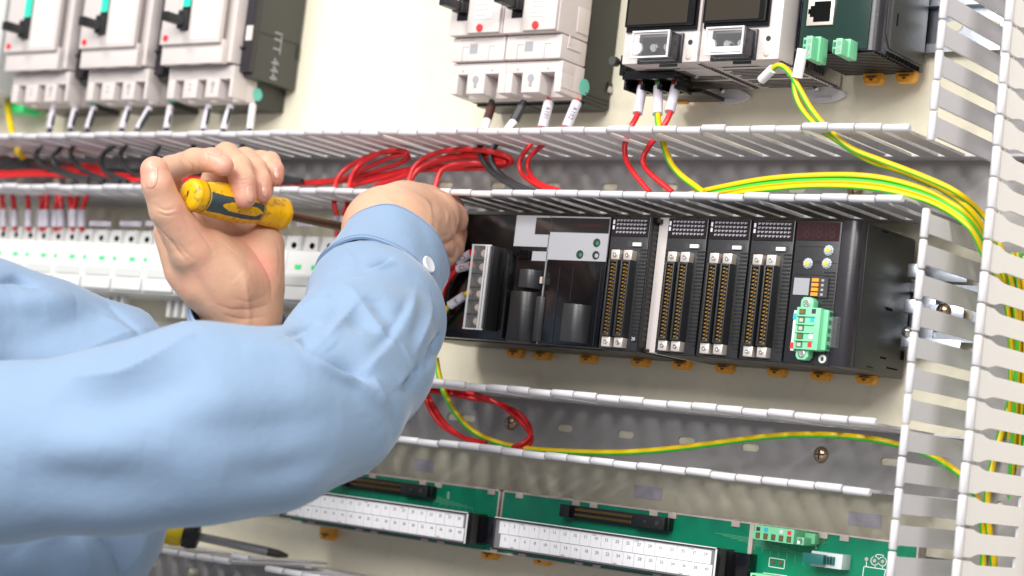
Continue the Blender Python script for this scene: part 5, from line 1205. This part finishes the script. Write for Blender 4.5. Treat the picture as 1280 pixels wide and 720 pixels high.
# --- skin and cloth materials
def skin_material():
    m = mat('skin', (0.59, 0.345, 0.23), 0.44, bump=0.05, scale=520, var=0.10, sss=0.22, rvar=0.06, bdist=0.0012)
    nt = m.node_tree; b = nt.nodes['Principled BSDF']; tc = nt.nodes.new('ShaderNodeTexCoord')
    n = nt.nodes.new('ShaderNodeTexNoise'); n.inputs['Scale'].default_value = 34; n.inputs['Detail'].default_value = 4; nt.links.new(tc.outputs['Object'], n.inputs['Vector'])
    r = nt.nodes.new('ShaderNodeMapRange'); r.inputs[1].default_value = 0.48; r.inputs[2].default_value = 0.72; r.inputs[3].default_value = 0; r.inputs[4].default_value = 0.5; nt.links.new(n.outputs['Fac'], r.inputs[0])
    old = b.inputs['Base Color'].links[0].from_socket; mx = nt.nodes.new('ShaderNodeMix'); mx.data_type = 'RGBA'; nt.links.new(r.outputs[0], mx.inputs[0]); nt.links.new(old, mx.inputs[6]); mx.inputs[7].default_value = (0.66, 0.27, 0.20, 1)
    at = nt.nodes.new('ShaderNodeAttribute'); at.attribute_name = 'warmth'; ml = nt.nodes.new('ShaderNodeMath'); ml.operation = 'MULTIPLY'; ml.inputs[1].default_value = 0.75; nt.links.new(at.outputs['Fac'], ml.inputs[0])
    m5 = nt.nodes.new('ShaderNodeMix'); m5.data_type = 'RGBA'; nt.links.new(ml.outputs[0], m5.inputs[0]); nt.links.new(mx.outputs[2], m5.inputs[6]); m5.inputs[7].default_value = (0.70, 0.285, 0.22, 1)
    nt.links.new(m5.outputs[2], b.inputs['Base Color'])
    vo = nt.nodes.new('ShaderNodeTexVoronoi'); vo.inputs['Scale'].default_value = 900; vo.feature = 'DISTANCE_TO_EDGE'; nt.links.new(tc.outputs['Object'], vo.inputs['Vector'])
    bp = nt.nodes.new('ShaderNodeBump'); bp.inputs['Strength'].default_value = 0.35; bp.inputs['Distance'].default_value = 0.0004; nt.links.new(vo.outputs['Distance'], bp.inputs['Height'])
    n4 = nt.nodes.new('ShaderNodeTexNoise'); n4.inputs['Scale'].default_value = 130; n4.inputs['Detail'].default_value = 5; nt.links.new(tc.outputs['Object'], n4.inputs['Vector'])
    bq = nt.nodes.new('ShaderNodeBump'); bq.inputs['Strength'].default_value = 0.5; bq.inputs['Distance'].default_value = 0.0012; nt.links.new(n4.outputs['Fac'], bq.inputs['Height']); nt.links.new(bp.outputs['Normal'], bq.inputs['Normal'])
    nt.links.new(bq.outputs['Normal'], b.inputs['Normal']); return m
M['skin'] = skin_material()
def cloth_material(name='light_blue_cotton', col=(0.205, 0.290, 0.420)):
    m = mat(name, col, 0.78, bump=0.0, var=0.04, spec=0.25)
    nt = m.node_tree; b = nt.nodes['Principled BSDF']; b.inputs['Sheen Weight'].default_value = 0.25; b.inputs['Sheen Roughness'].default_value = 0.4
    tc = nt.nodes.new('ShaderNodeTexCoord'); sc = nt.nodes.new('ShaderNodeMapping'); nt.links.new(tc.outputs['Object'], sc.inputs['Vector'])
    sc.inputs['Rotation'].default_value = (0.5, 0.35, 0.6)
    ad = nt.nodes.new('ShaderNodeTexNoise'); ad.inputs['Scale'].default_value = 900; ad.inputs['Detail'].default_value = 2; nt.links.new(sc.outputs[0], ad.inputs['Vector'])
    n = nt.nodes.new('ShaderNodeTexNoise'); n.inputs['Scale'].default_value = 26; n.inputs['Detail'].default_value = 4; nt.links.new(tc.outputs['Object'], n.inputs['Vector'])
    bp1 = nt.nodes.new('ShaderNodeBump'); bp1.inputs['Strength'].default_value = 0.35; bp1.inputs['Distance'].default_value = 0.0002; nt.links.new(ad.outputs[0], bp1.inputs['Height'])
    bp2 = nt.nodes.new('ShaderNodeBump'); bp2.inputs['Strength'].default_value = 0.5; bp2.inputs['Distance'].default_value = 0.004; nt.links.new(n.outputs['Fac'], bp2.inputs['Height']); nt.links.new(bp1.outputs['Normal'], bp2.inputs['Normal'])
    nt.links.new(bp2.outputs['Normal'], b.inputs['Normal']); return m
M['shirt'] = cloth_material()

person = thing('person', 'person in a light blue work shirt reaching into the panel with both hands', 'person', tuple(PD(-350, 620, 1.25)))
# --- left hand (holds the yellow screwdriver)
HL = dict(
 thumb=[C(268, 345, 1.350, .0175), C(240, 312, 1.335, .0158), C(209, 262, 1.318, .0118), C(197, 231, 1.312, .0103), C(193, 213, 1.312, .0094)],
 index=[C(222, 283, 1.375, .0120), C(206, 245, 1.380, .0105), C(214, 211, 1.368, .0090), C(243, 201, 1.340, .0084), C(265, 200, 1.327, .0080), C(279, 207, 1.322, .0072)],
 middle=[C(255, 270, 1.398, .0125), C(272, 222, 1.402, .0105), C(283, 195, 1.378, .0093), C(298, 209, 1.350, .0090), C(303, 228, 1.340, .0088), C(306, 246, 1.338, .0080)],
 ring=[C(288, 266, 1.410, .0120), C(300, 225, 1.412, .0100), C(306, 200, 1.392, .0088), C(319, 212, 1.366, .0082), C(325, 228, 1.358, .0078), C(327, 241, 1.356, .0072)],
 little=[C(316, 268, 1.420, .0110), C(326, 232, 1.418, .0090), C(326, 202, 1.404, .0078), C(337, 203, 1.388, .0074), C(342, 213, 1.382, .0070), C(343, 222, 1.380, .0065)])
PALM = [(C(303, 392, 1.372, .0205), C(236, 290, 1.372, .0150)), (C(303, 392, 1.372, .0205), C(265, 280, 1.392, .0150)), (C(306, 392, 1.374, .0205), C(295, 278, 1.402, .0150)),
        (C(312, 390, 1.374, .0195), C(322, 282, 1.408, .0140)), (C(318, 352, 1.372, .0205), C(326, 308, 1.385, .0165)), (C(262, 350, 1.352, .0225), C(282, 372, 1.358, .0215)), (C(285, 330, 1.366, .0180), C(300, 360, 1.366, .0190)),
        (C(214, 290, 1.356, .0120), C(232, 335, 1.356, .0150)), (C(262, 318, 1.348, .0170), C(288, 352, 1.352, .0190))]
FARM = [C(303, 392, 1.372, .0198), C(300, 430, 1.372, .0205), C(262, 476, 1.364, .0250), C(225, 505, 1.352, .0270), C(150, 468, 1.335, .0290), C(55, 440, 1.325, .0310), C(-30, 414, 1.315, .0320), C(-150, 422, 1.295, .0360), C(-300, 470, 1.25, .0460)]
def f_left(Q):
    d = None
    for k_, f in HL.items():
        e = chain(Q, f, .0025); d = e if d is None else smin(d, e, .0016 if k_ != 'thumb' else .0012)
    p = None
    for (a, ra), (b, rb) in PALM: e = seg(Q, a, b, ra, rb); p = e if p is None else smin(p, e, .010)
    p = smin(p, chain(Q, FARM, .010), .012)
    d = smin(d, p, .0075)
    return d
left_strokes = [
 ([(302, 298), (317, 313), (331, 334), (339, 354), (339, 374)], -.0011, .0035, .0016), ([(212, 299), (219, 311), (230, 324)], -.0016, .0028, .0014), ([(202, 290), (210, 300), (216, 310)], -.0010, .0020, .0010), ([(222, 300), (230, 314), (244, 326)], -.0007, .0014, .0010),
 ([(196, 258), (207, 263), (220, 260)], -.0006, .0008, .0012), ([(197, 266), (208, 270), (221, 268)], -.0005, .0008, .0010), ([(196, 262), (208, 266.5), (220, 264)], .0003, .0009, .0009),
 ([(196, 290), (204, 300), (208, 316)], -.0006, .0012, .0012), ([(188, 278), (197, 284), (204, 292)], -.0006, .0010, .0014),
 ([(296, 223), (303, 225.5), (312, 222)], -.0005, .0007, .0009), ([(297, 228), (304, 230), (312, 227)], -.0003, .0006, .0006), ([(236, 203), (241, 209), (243, 217)], -.0007, .0009, .0012), ([(246, 200), (249, 207), (250, 214)], -.0004, .0007, .0008),
 ([(258, 193), (261, 201), (260, 211)], -.0004, .0007, .0008), ([(321, 223), (326, 224.5), (332, 223)], -.0004, .0006, .0008), ([(338, 207), (343, 208), (347, 206)], -.0003, .0005, .0006),
 ([(268, 380), (292, 387), (322, 385), (336, 380)], -.0007, .0014, .0020), ([(278, 393), (302, 399), (330, 396)], -.0006, .0012, .0016), ([(290, 372), (310, 377), (330, 371)], -.0004, .0010, .0010),
 ([(286, 318), (306, 344), (314, 374)], .0012, .0050, .0050, 1), ([(304, 352), (310, 378), (312, 404)], .0009, .0020, .0020, 1), ([(238, 330), (250, 356), (266, 382)], -.0014, .0050, .0050, 1), ([(318, 320), (332, 326), (346, 330)], -.0004, .0010, .0014), ([(344, 300), (350, 320), (348, 344)], -.0005, .0014, .0014),
 ([(244, 284), (258, 300), (268, 318)], -.0006, .0018, .0018), ([(262, 300), (280, 306), (296, 320)], -.0004, .0012, .0012), ([(225, 262), (236, 282), (248, 296)], -.0005, .0016, .0016)]
f_left_c = f_left
lo, hi = bounds([p for f in HL.values() for p in f]+[q for s_ in PALM for q in s_]+FARM[:2], .012)
def f_left_arm(Q): return smin(chain(Q, FARM, .01), seg(Q, *[x for x in (FARM[-1][0], PD(-420, 640, 1.24))], .05, .06), .02)
# --- right hand (reaches between the modules)
HR = dict(
 index=[C(549, 268, 1.352, .0135), C(563, 274, 1.372, .0118), C(565, 292, 1.392, .0100), C(557, 306, 1.398, .0085), C(551, 314, 1.396, .0075)],
 middle=[C(538, 258, 1.372, .0135), C(560, 262, 1.394, .0110), C(563, 282, 1.408, .0098), C(556, 300, 1.410, .0083)],
 ring=[C(528, 253, 1.382, .0130), C(552, 258, 1.408, .0102), C(556, 278, 1.420, .0092), C(550, 294, 1.420, .0080)],
 little=[C(515, 254, 1.386, .0120), C(540, 262, 1.412, .0090), C(546, 280, 1.424, .0080), C(541, 292, 1.424, .0072)],
 thumb=[C(505, 300, 1.305, .0180), C(530, 305, 1.325, .0145), C(552, 314, 1.352, .0112), C(562, 309, 1.374, .0098), C(567, 303, 1.386, .0085)])
PALMR = [(C(486, 292, 1.288, .0255), C(540, 272, 1.346, .0165)), (C(486, 290, 1.292, .0255), C(524, 262, 1.362, .0160)), (C(486, 286, 1.296, .0250), C(510, 258, 1.366, .0155)), (C(490, 300, 1.290, .0265), C(535, 292, 1.335, .0180)), (C(480, 285, 1.30, .0230), C(500, 262, 1.35, .0170))]
FARMR = [C(486, 292, 1.288, .0255), C(474, 350, 1.240, .0285), C(450, 430, 1.185, .029), C(405, 505, 1.135, .031), C(250, 530, 1.09, .038), C(0, 562, 1.08, .040), C(-300, 590, 1.15, .05)]
def f_right(Q):
    d = None
    for k_, f in HR.items():
        e = chain(Q, f, .003); d = e if d is None else smin(d, e, .0030)
    p = None
    for (a, ra), (b, rb) in PALMR: e = seg(Q, a, b, ra, rb); p = e if p is None else smin(p, e, .010)
    p = smin(p, chain(Q, FARMR[:4], .010), .010)
    return smin(d, p, .008)
right_strokes = [([(530, 248), (536, 262), (538, 282), (534, 304)], .0022, .0020, .0060), ([(541, 254), (543, 272), (542, 292), (537, 312)], -.0026, .0045, .0045, 1),
 ([(575, 297), (564, 304), (552, 311), (544, 320)], -.0034, .0016, .0030), ([(556, 316), (562, 321), (568, 323)], -.0016, .0010, .0014), ([(498, 247), (514, 250), (528, 254)], .0008, .0030, .0050, 1),
 ([(566, 262), (572, 273), (570, 286)], -.0006, .0010, .0014), ([(560, 272), (566, 282), (564, 294)], -.0005, .0010, .0012), ([(556, 260), (560, 270), (557, 282)], .0008, .0025, .0025, 1),
 ([(470, 240), (488, 252), (500, 268)], .0006, .0020, .0020, 1), ([(448, 258), (466, 262), (482, 270)], -.0004, .0020, .0020, 1), ([(548, 300), (554, 296), (562, 293)], -.0005, .0010, .0010)]
f_right_c = f_right
lo2, hi2 = bounds([p for f in HR.values() for p in f]+[q for s_ in PALMR for q in s_]+FARMR[:2], .012)
def f_right_arm(Q): return chain(Q, FARMR[1:], .01)
def f_trunk(Q):      # chest and neck outside the frame
    c = PD(-520, 640, 1.30)
    d = seg(Q, PD(-560, 560, 1.28), PD(-620, 1250, 1.36), .13, .15); d = smin(d, seg(Q, PD(-420, 560, 1.2), PD(-620, 560, 1.34), .085, .085), .04)
    return smin(d, smin(seg(Q, FARMR[-1][0], PD(-430, 580, 1.2), .05, .07), seg(Q, FARM[-1][0], PD(-480, 560, 1.25), .05, .07), .03), .03)
bl, bh = bounds([(p, r) for p, r in FARM[1:]], .02); cl, ch = bounds([(p, r) for p, r in FARMR[1:]], .02)
sdf_mesh([(f_left_c, lo, hi, .00125), (f_right_c, lo2, hi2, .00135), (f_left_arm, bl, bh, .006), (f_right_arm, cl, ch, .006)], 'body', M['skin'], person, 2,
         prep_folds(f_left, left_strokes, 1.22, 1.6)+prep_folds(f_right, right_strokes, 1.15, 1.6), 1,
         [(f[-1][0], .013) for f in list(HL.values())+list(HR.values())]+[(HL['index'][2][0], .010), (PD(345, 312, 1.36), .008), (PD(330, 330, 1.355), .012), (PD(245, 300, 1.33), .010), (HR['index'][0][0], .012)])
# fingernails
def nail(fn, u, v, du, dv, wd, ln, D0=1.2, D1=1.6, edge=True, tilt=(0, 0)):
    p = lift(fn, u, v, D0, D1); n_ = grad(fn, p, .0015); n_ = n_+RX*tilt[0]+UX*tilt[1]; n_ /= np.linalg.norm(n_)
    l_ = RX*du-UX*dv; l_ = l_-n_*(l_@n_); l_ /= np.linalg.norm(l_); s_ = np.cross(n_, l_); mb = MB(); vs = []; NI, NJ = 15, 11
    def pull(q, n=5):
        for _ in range(n): q = q-vgrad(q)*fn(q.astype(np.float32))[:, None]
        return q
    def vgrad(q, e=.0009):
        g = np.stack([fn((q+e*np.eye(3)[i]).astype(np.float32))-fn((q-e*np.eye(3)[i]).astype(np.float32)) for i in range(3)], 1); return g/(np.linalg.norm(g, axis=1)[:, None]+1e-9)
    p = pull((p+n_*0.004)[None], 6)[0]; A_, B_ = np.meshgrid(np.linspace(-1, 1, NI), np.linspace(-1, 1, NJ), indexing='ij'); A_ = A_.ravel(); B_ = B_.ravel()
    e = np.maximum(np.maximum(0, 1-np.abs(A_)**2.6)**0.45, .04); q = pull(p+l_*(A_*ln)[:, None]+s_*(B_*wd*e)[:, None])
    ed = np.minimum(1.0, 3.0*(1-np.abs(B_)))*np.minimum(1.0, 4.0*(1-np.abs(A_))+np.where(A_ > 0, .35, 0)); vs = list(q+vgrad(q)*(-0.00025+0.0007*ed**0.6)[:, None])
    mb.add(vs, [(i*NJ+j, (i+1)*NJ+j, (i+1)*NJ+j+1, i*NJ+j+1) for i in range(NI-1) for j in range(NJ-1)])
    o = mb.build('fingernail', [M['nail'], M['ferrule']], person, ang=80)
    if edge:
        for i, pl in enumerate(o.data.polygons):
            if False and i >= (NI-2)*(NJ-1): pl.material_index = 1
    return o
nail(f_left, 193, 221, -.12, 1, .0052, .0085, tilt=(-.5, 0.0)); nail(f_left, 311.5, 243, .08, 1, .0034, .0066, tilt=(.5, 0)); nail(f_left, 328.5, 237, .05, 1, .0032, .0058, tilt=(.55, 0))
nail(f_left, 343, 215, .1, 1, .0028, .0050, tilt=(.5, 0)); nail(f_left, 268, 192.5, 1, .25, .0030, .0052, tilt=(0, .8))

# --- sleeves
CN = (RX*.42+UX*.907); CN = CN*.60+FW*.80; CN /= np.linalg.norm(CN); CC = PD(491, 321, 1.270)
SR = [(CC-CN*.022, .0310), (CC-CN*.048, .0360), C(468, 398, 1.214, .0412), C(446, 448, 1.168, .0440), C(404, 502, 1.125, .0445), C(330, 526, 1.095, .0490), C(250, 529, 1.08, .0530), C(150, 550, 1.075, .0490), C(0, 566, 1.08, .0470), C(-150, 580, 1.10, .052), C(-300, 600, 1.15, .065)]
def f_sr0(Q):
    d = chain(Q, SR, .011)
    d = smin(d, seg(Q, PD(500, 410, 1.215), PD(470, 490, 1.165), .0220, .0130), .010)
    return d
sr_strokes = [
 ([(386, 426), (398, 440), (416, 453), (438, 461), (458, 476)], -0.0159, .0060, .0028), ([(372, 419), (380, 423), (390, 431)], -0.0051, .0040, .0030),
 ([(380, 440), (398, 456), (422, 468), (446, 478), (466, 498)], 0.0052, .0050, .0040, 1),
 ([(410, 421), (424, 406), (438, 391), (450, 378)], 0.0035, .0080, .0024), ([(450, 378), (461, 394), (473, 409), (486, 424)], 0.0038, .0026, .0080), ([(450, 378), (440, 366), (428, 360), (408, 361)], 0.0032, .0030, .0080),
 ([(440, 412), (454, 404), (462, 416)], -0.0038, .0080, .0080, 1), ([(464, 372), (478, 388), (492, 400)], -0.0032, .0060, .0060, 1),
 ([(517, 364), (514, 382), (504, 401), (492, 421), (478, 440), (455, 464)], 0.0032, .0060, .0018), ([(511, 372), (505, 390), (494, 406), (482, 424), (468, 440)], -0.0023, .0040, .0040, 1),
 ([(466, 335), (476, 329), (488, 322)], -0.0061, .0028, .0008), ([(460, 338), (474, 334), (490, 327)], 0.0020, .0025, .0025, 1),
 ([(358, 418), (378, 407), (400, 400)], -0.0049, .0028, .0070), ([(364, 400), (388, 383), (414, 371)], 0.0043, .0028, .0075), ([(378, 388), (400, 367), (424, 353), (450, 346)], -0.0038, .0070, .0035), ([(398, 356), (422, 340), (446, 332)], 0.0026, .0030, .0060),
 ([(424, 310), (436, 318), (446, 332)], 0.0017, .0022, .0050),
 ([(553, 418), (546, 438), (535, 458)], -0.0087, .0022, .0050), ([(526, 462), (515, 476), (504, 488)], -0.0070, .0018, .0050), ([(520, 452), (508, 470), (498, 482)], 0.0032, .0020, .0060),
 ([(466, 470), (478, 492), (488, 520)], 0.0032, .0022, .0090), ([(480, 500), (492, 524), (496, 548)], -0.0026, .0060, .0060, 1),
 ([(538, 372), (537, 394), (530, 418), (520, 440)], 0.0029, .0016, .0070), ([(527, 380), (524, 402), (514, 426)], -0.0026, .0050, .0050, 1),
 ([(500, 430), (510, 450), (516, 466)], 0.0020, .0020, .0060), ([(430, 382), (420, 394), (404, 408)], -0.0023, .0040, .0050, 1),
 ([(90, 472), (150, 468), (200, 446), (240, 418)], 0.0065, .0080, .0060), ([(60, 500), (130, 502), (200, 484), (260, 452)], -0.0061, .0150, .0150, 1),
 ([(210, 540), (290, 542), (370, 534), (430, 524)], -0.0043, .0120, .0160, 1), ([(20, 596), (120, 606), (230, 606)], -0.0041, .0150, .0150, 1), ([(280, 596), (350, 592), (420, 570)], -0.0032, .0100, .0100, 1),
 ([(300, 430), (350, 436), (390, 452)], 0.0023, .0100, .0100, 1), ([(40, 566), (110, 560), (180, 566)], 0.0032, .0120, .0120, 1)]
f_sr = f_sr0
def f_sr_cut(Q): return smax(f_sr(Q), ((Q-CC.astype(np.float32))@CN.astype(np.float32))+0.038, .002)
a_, b_ = bounds(SR, .02)
sdf_mesh([(f_sr_cut, a_, b_, .0028)], 'sleeve', M['shirt'], person, 5, prep_folds(f_sr0, sr_strokes, .9, 1.5), 1)
SLv = [C(292, 440, 1.376, .0320), C(262, 476, 1.362, .0400), C(225, 508, 1.35, .0380), C(150, 466, 1.335, .0425), C(55, 438, 1.325, .0445), C(-30, 412, 1.315, .0455), C(-150, 420, 1.295, .052), C(-300, 470, 1.25, .062)]
def f_sl0(Q):
    d = chain(Q, SLv, .014); x, y, z = Q[..., 0], Q[..., 1], Q[..., 2]
    return d+0.0012*np.sin(x*50+z*50+1.0*np.sin(z*40))
sl_strokes = [([(0, 352), (20, 346), (34, 350), (46, 360)], -.0070, .0030, .0060), ([(0, 424), (50, 418), (100, 398), (132, 384)], -.0050, .0120, .0120, 1), ([(20, 384), (60, 374), (96, 378)], .0040, .0100, .0100, 1), ([(136, 377), (156, 398), (180, 424)], -.0030, .0022, .0080),
              ([(60, 450), (110, 436), (150, 420), (184, 410)], .0036, .0060, .0120), ([(128, 392), (150, 404), (168, 420)], .0024, .0030, .0080), ([(0, 392), (30, 394), (60, 388)], -.0024, .0080, .0080, 1)]
f_sl = f_sl0
WN = (RX*.20+UX*.98); WN = WN*.93-FW*.36; WN /= np.linalg.norm(WN); WC = PD(297, 402, 1.370)
def f_sl_cut(Q):
    q = Q-WC.astype(np.float32); d = f_sl(Q); return np.where((q*q).sum(-1) < .0625**2, smax(d, q@WN.astype(np.float32)+0.010, .002), d)
a_, b_ = bounds(SLv, .02)
sdf_mesh([(f_sl_cut, a_, b_, .0030)], 'sleeve', M['shirt'], person, 8, prep_folds(f_sl0, sl_strokes, 1.15, 1.6), 1)
TR = [C(62, 640, 1.35, .0800), C(-10, 760, 1.37, .0800), C(-60, 1000, 1.42, .09)]
def f_tr0(Q):
    d = chain(Q, TR, .03); d = smin(d, f_trunk(Q), .05); x, y, z = Q[..., 0], Q[..., 1], Q[..., 2]
    return d+0.0016*np.sin(x*55+y*20)+0.001*np.sin(x*90-z*30)
tr_strokes = [([(122, 672), (138, 690), (150, 712), (156, 738)], -.0080, .0080, .0025), ([(60, 676), (70, 700), (76, 730)], -.0036, .0120, .0120, 1), ([(186, 672), (176, 696), (160, 720)], .0030, .0030, .0080), ([(100, 668), (110, 692), (116, 722)], .0030, .0040, .0100), ([(20, 690), (34, 712), (40, 740)], .0030, .0120, .0120, 1)]
f_tr = f_tr0
a_, b_ = bounds(TR+[(PD(-560, 560, 1.28), .16), (PD(-620, 1250, 1.36), .17)], .02)
sdf_mesh([(f_tr, a_, b_, .0055)], 'shirt_front', M['shirt'], person, 6, prep_folds(f_tr0, tr_strokes, 1.1, 1.7), 1)
# --- cuffs
def cuff(c, n_, up, r0, r1, l0, l1, sx=1.0, sy=1.0, bands=34, name='cuff'):
    n_ = Vector(n_); u1 = Vector(up); u1 = (u1-n_*u1.dot(n_)).normalized(); u2 = n_.cross(u1); N = 64; mb = MB(); rows = []
    prof = [(l1, -.0009), (l1+.0006, 0), (l1, .0009)]+[(l1+(l0-l1)*k/10, .0009+0.0003*math.sin(k*2.1)) for k in range(1, 10)]+[(l0, .0009), (l0, -.0009)]+[(l1+(l0-l1)*k/4, -.0009) for k in range(3, 0, -1)]
    vs = []
    for h, dr in prof:
        t = (h-l0)/(l1-l0)
        for i in range(N):
            a = 2*math.pi*i/N; rr = r0+(r1-r0)*t+dr+0.0007*math.sin(3*a+1.2)*(0.4+t)+0.0004*math.sin(7*a+h*120)
            vs.append(Vector(c)+n_*h+(u1*math.cos(a)*sx+u2*math.sin(a)*sy)*rr)
    m = len(prof); fs = [(k*N+i, k*N+(i+1) % N, ((k+1) % m)*N+(i+1) % N, ((k+1) % m)*N+i) for k in range(m) for i in range(N)]
    mb.add(vs, fs); o = mb.build(name, M['shirt'], person, ang=70)
    mb = MB()
    for hh in (l0+.0022, l1-.0016):
        t = (hh-l0)/(l1-l0)
        for i in range(0, 130):
            pp = []
            for q in (0, .6):
                a = 2*math.pi*(i+q)/130; rr = r0+(r1-r0)*t+.00115+0.0007*math.sin(3*a+1.2)*(0.4+t)+0.0004*math.sin(7*a+hh*120)
                pp.append(Vector(c)+n_*hh+(u1*math.cos(a)*sx+u2*math.sin(a)*sy)*rr)
            mb.tube(pp, .00032, 4)
    s_ = mb.build('stitching', M['thread'], o); setp(s_, kind='stuff'); return o
cf = cuff(CC, CN, UX, .0386, .0355, -.041, .003, 1.0, 1.0)
cuff(WC, WN, UX, .0350, .0335, -.030, .004)
# button on the cuff
def f_cuff(Q):
    q = Q-CC.astype(np.float32); h = q@CN.astype(np.float32); rad = np.sqrt(np.maximum((q*q).sum(-1)-h*h, 0)); t = (h+.041)/.044
    return np.maximum(rad-(.0386+(.0355-.0386)*t+.0011), np.maximum(h-.003, -.040-h))
p = lift(f_cuff, 535, 331, 1.1, 1.4); n_ = grad(f_cuff, p); mb = MB(); mb.lathe(p, n_, [(-.0006, .0050), (.0008, .0056), (.0016, .0050), (.0012, .0035)], 24)
bt = mb.build('button', M['button'], cf, ang=30)

# --- held screwdriver
A = PD(234, 242, 1.318); Bn = PD(355, 268, 1.388); ax = (Bn-A); Lh = np.linalg.norm(ax); ax /= Lh
sd = thing('screwdriver', 'worn yellow screwdriver with grey rubber grip held in the left hand', 'screwdriver', tuple(A), 'screwdrivers')
toc = -(FW-ax*(FW@ax)); toc /= np.linalg.norm(toc); up_ = np.cross(toc, ax); up_ = up_ if up_@UX > 0 else -up_
NA, NH = 180, 170; rp = np.array([(0, .0006), (.0004, .0050), (.0016, .0092), (.004, .0108), (.010, .0112), (.013, .0106), (.0145, .0112), (.030, .0128), (.050, .0130), (.060, .0122), (.068, .0108), (.0715, .0098), (.0735, .0100), (.078, .0108), (.090, .0112), (.0945, .0118), (.0985, .0116), (.1005, .0095), (.1015, .0060)])
rp[:, 0] *= Lh/.1015; mb = MB(); hs = np.concatenate([np.linspace(0, .004, 8)[:-1], np.linspace(.004, Lh, NH)])
vs = []
for h in hs:
    r_ = np.interp(h, rp[:, 0], rp[:, 1])
    for i in range(NA):
        a = 2*math.pi*i/NA; fl = 1+0.022*math.cos(6*a)*(1 if h > .013 else 0.0)
        vs.append(A+ax*h+(toc*math.cos(a)+up_*math.sin(a))*r_*fl)
fs = []; mis = []
for k in range(len(hs)-1):
    for i in range(NA):
        h = (hs[k]+hs[k+1])/2/Lh; a = math.degrees(2*math.pi*(i+.5)/NA); a = (a+180) % 60-30 if False else ((a+180) % 360)-180
        aa = ((a+13+60) % 120)-60      # pattern repeats three times round the handle
        rub = False
        if .135 < h < .68:
            inlay = (h > .25) and abs(aa) < 15*min(1, (h-.25)/.10+.25)*(1 if h < .60 else max(0, (.68-h)/.08))
            rub = abs(aa) < 31+6*max(0, (.26-h)/.12) and not inlay
        if .118 < h < .130: rub = True
        if .690 < h < .702: rub = True
        fs.append((k*NA+i, k*NA+(i+1) % NA, (k+1)*NA+(i+1) % NA, (k+1)*NA+i)); mis.append(1 if rub else 0)
fs.append(tuple(range(NA-1, -1, -1))); mis.append(0)
mb.add(vs, fs); mb.mi = mis; mb.build('handle', [M['yplastic'], M['rubber']], sd, ang=50)
mb = MB(); mb.add([A-ax*.0002+(toc*x+up_*y) for x, y in ((.0006, -.0026), (.0016, .0002), (.0008, .0030), (-.0004, .0008))], [(0, 1, 2, 3)]); mb.build('worn_mark', M['darkbrown'], sd)
mb = MB(); prof = [(0, .0040)]
for k in range(70): prof.append((.002+.0017*k, .0029+(.00055 if k % 2 else 0)))
prof += [(.124, .0028), (.130, .0014)]
mb.lathe(Bn-ax*.001, ax, prof, 14); mb.build('shaft', M['rod'], sd, ang=60)
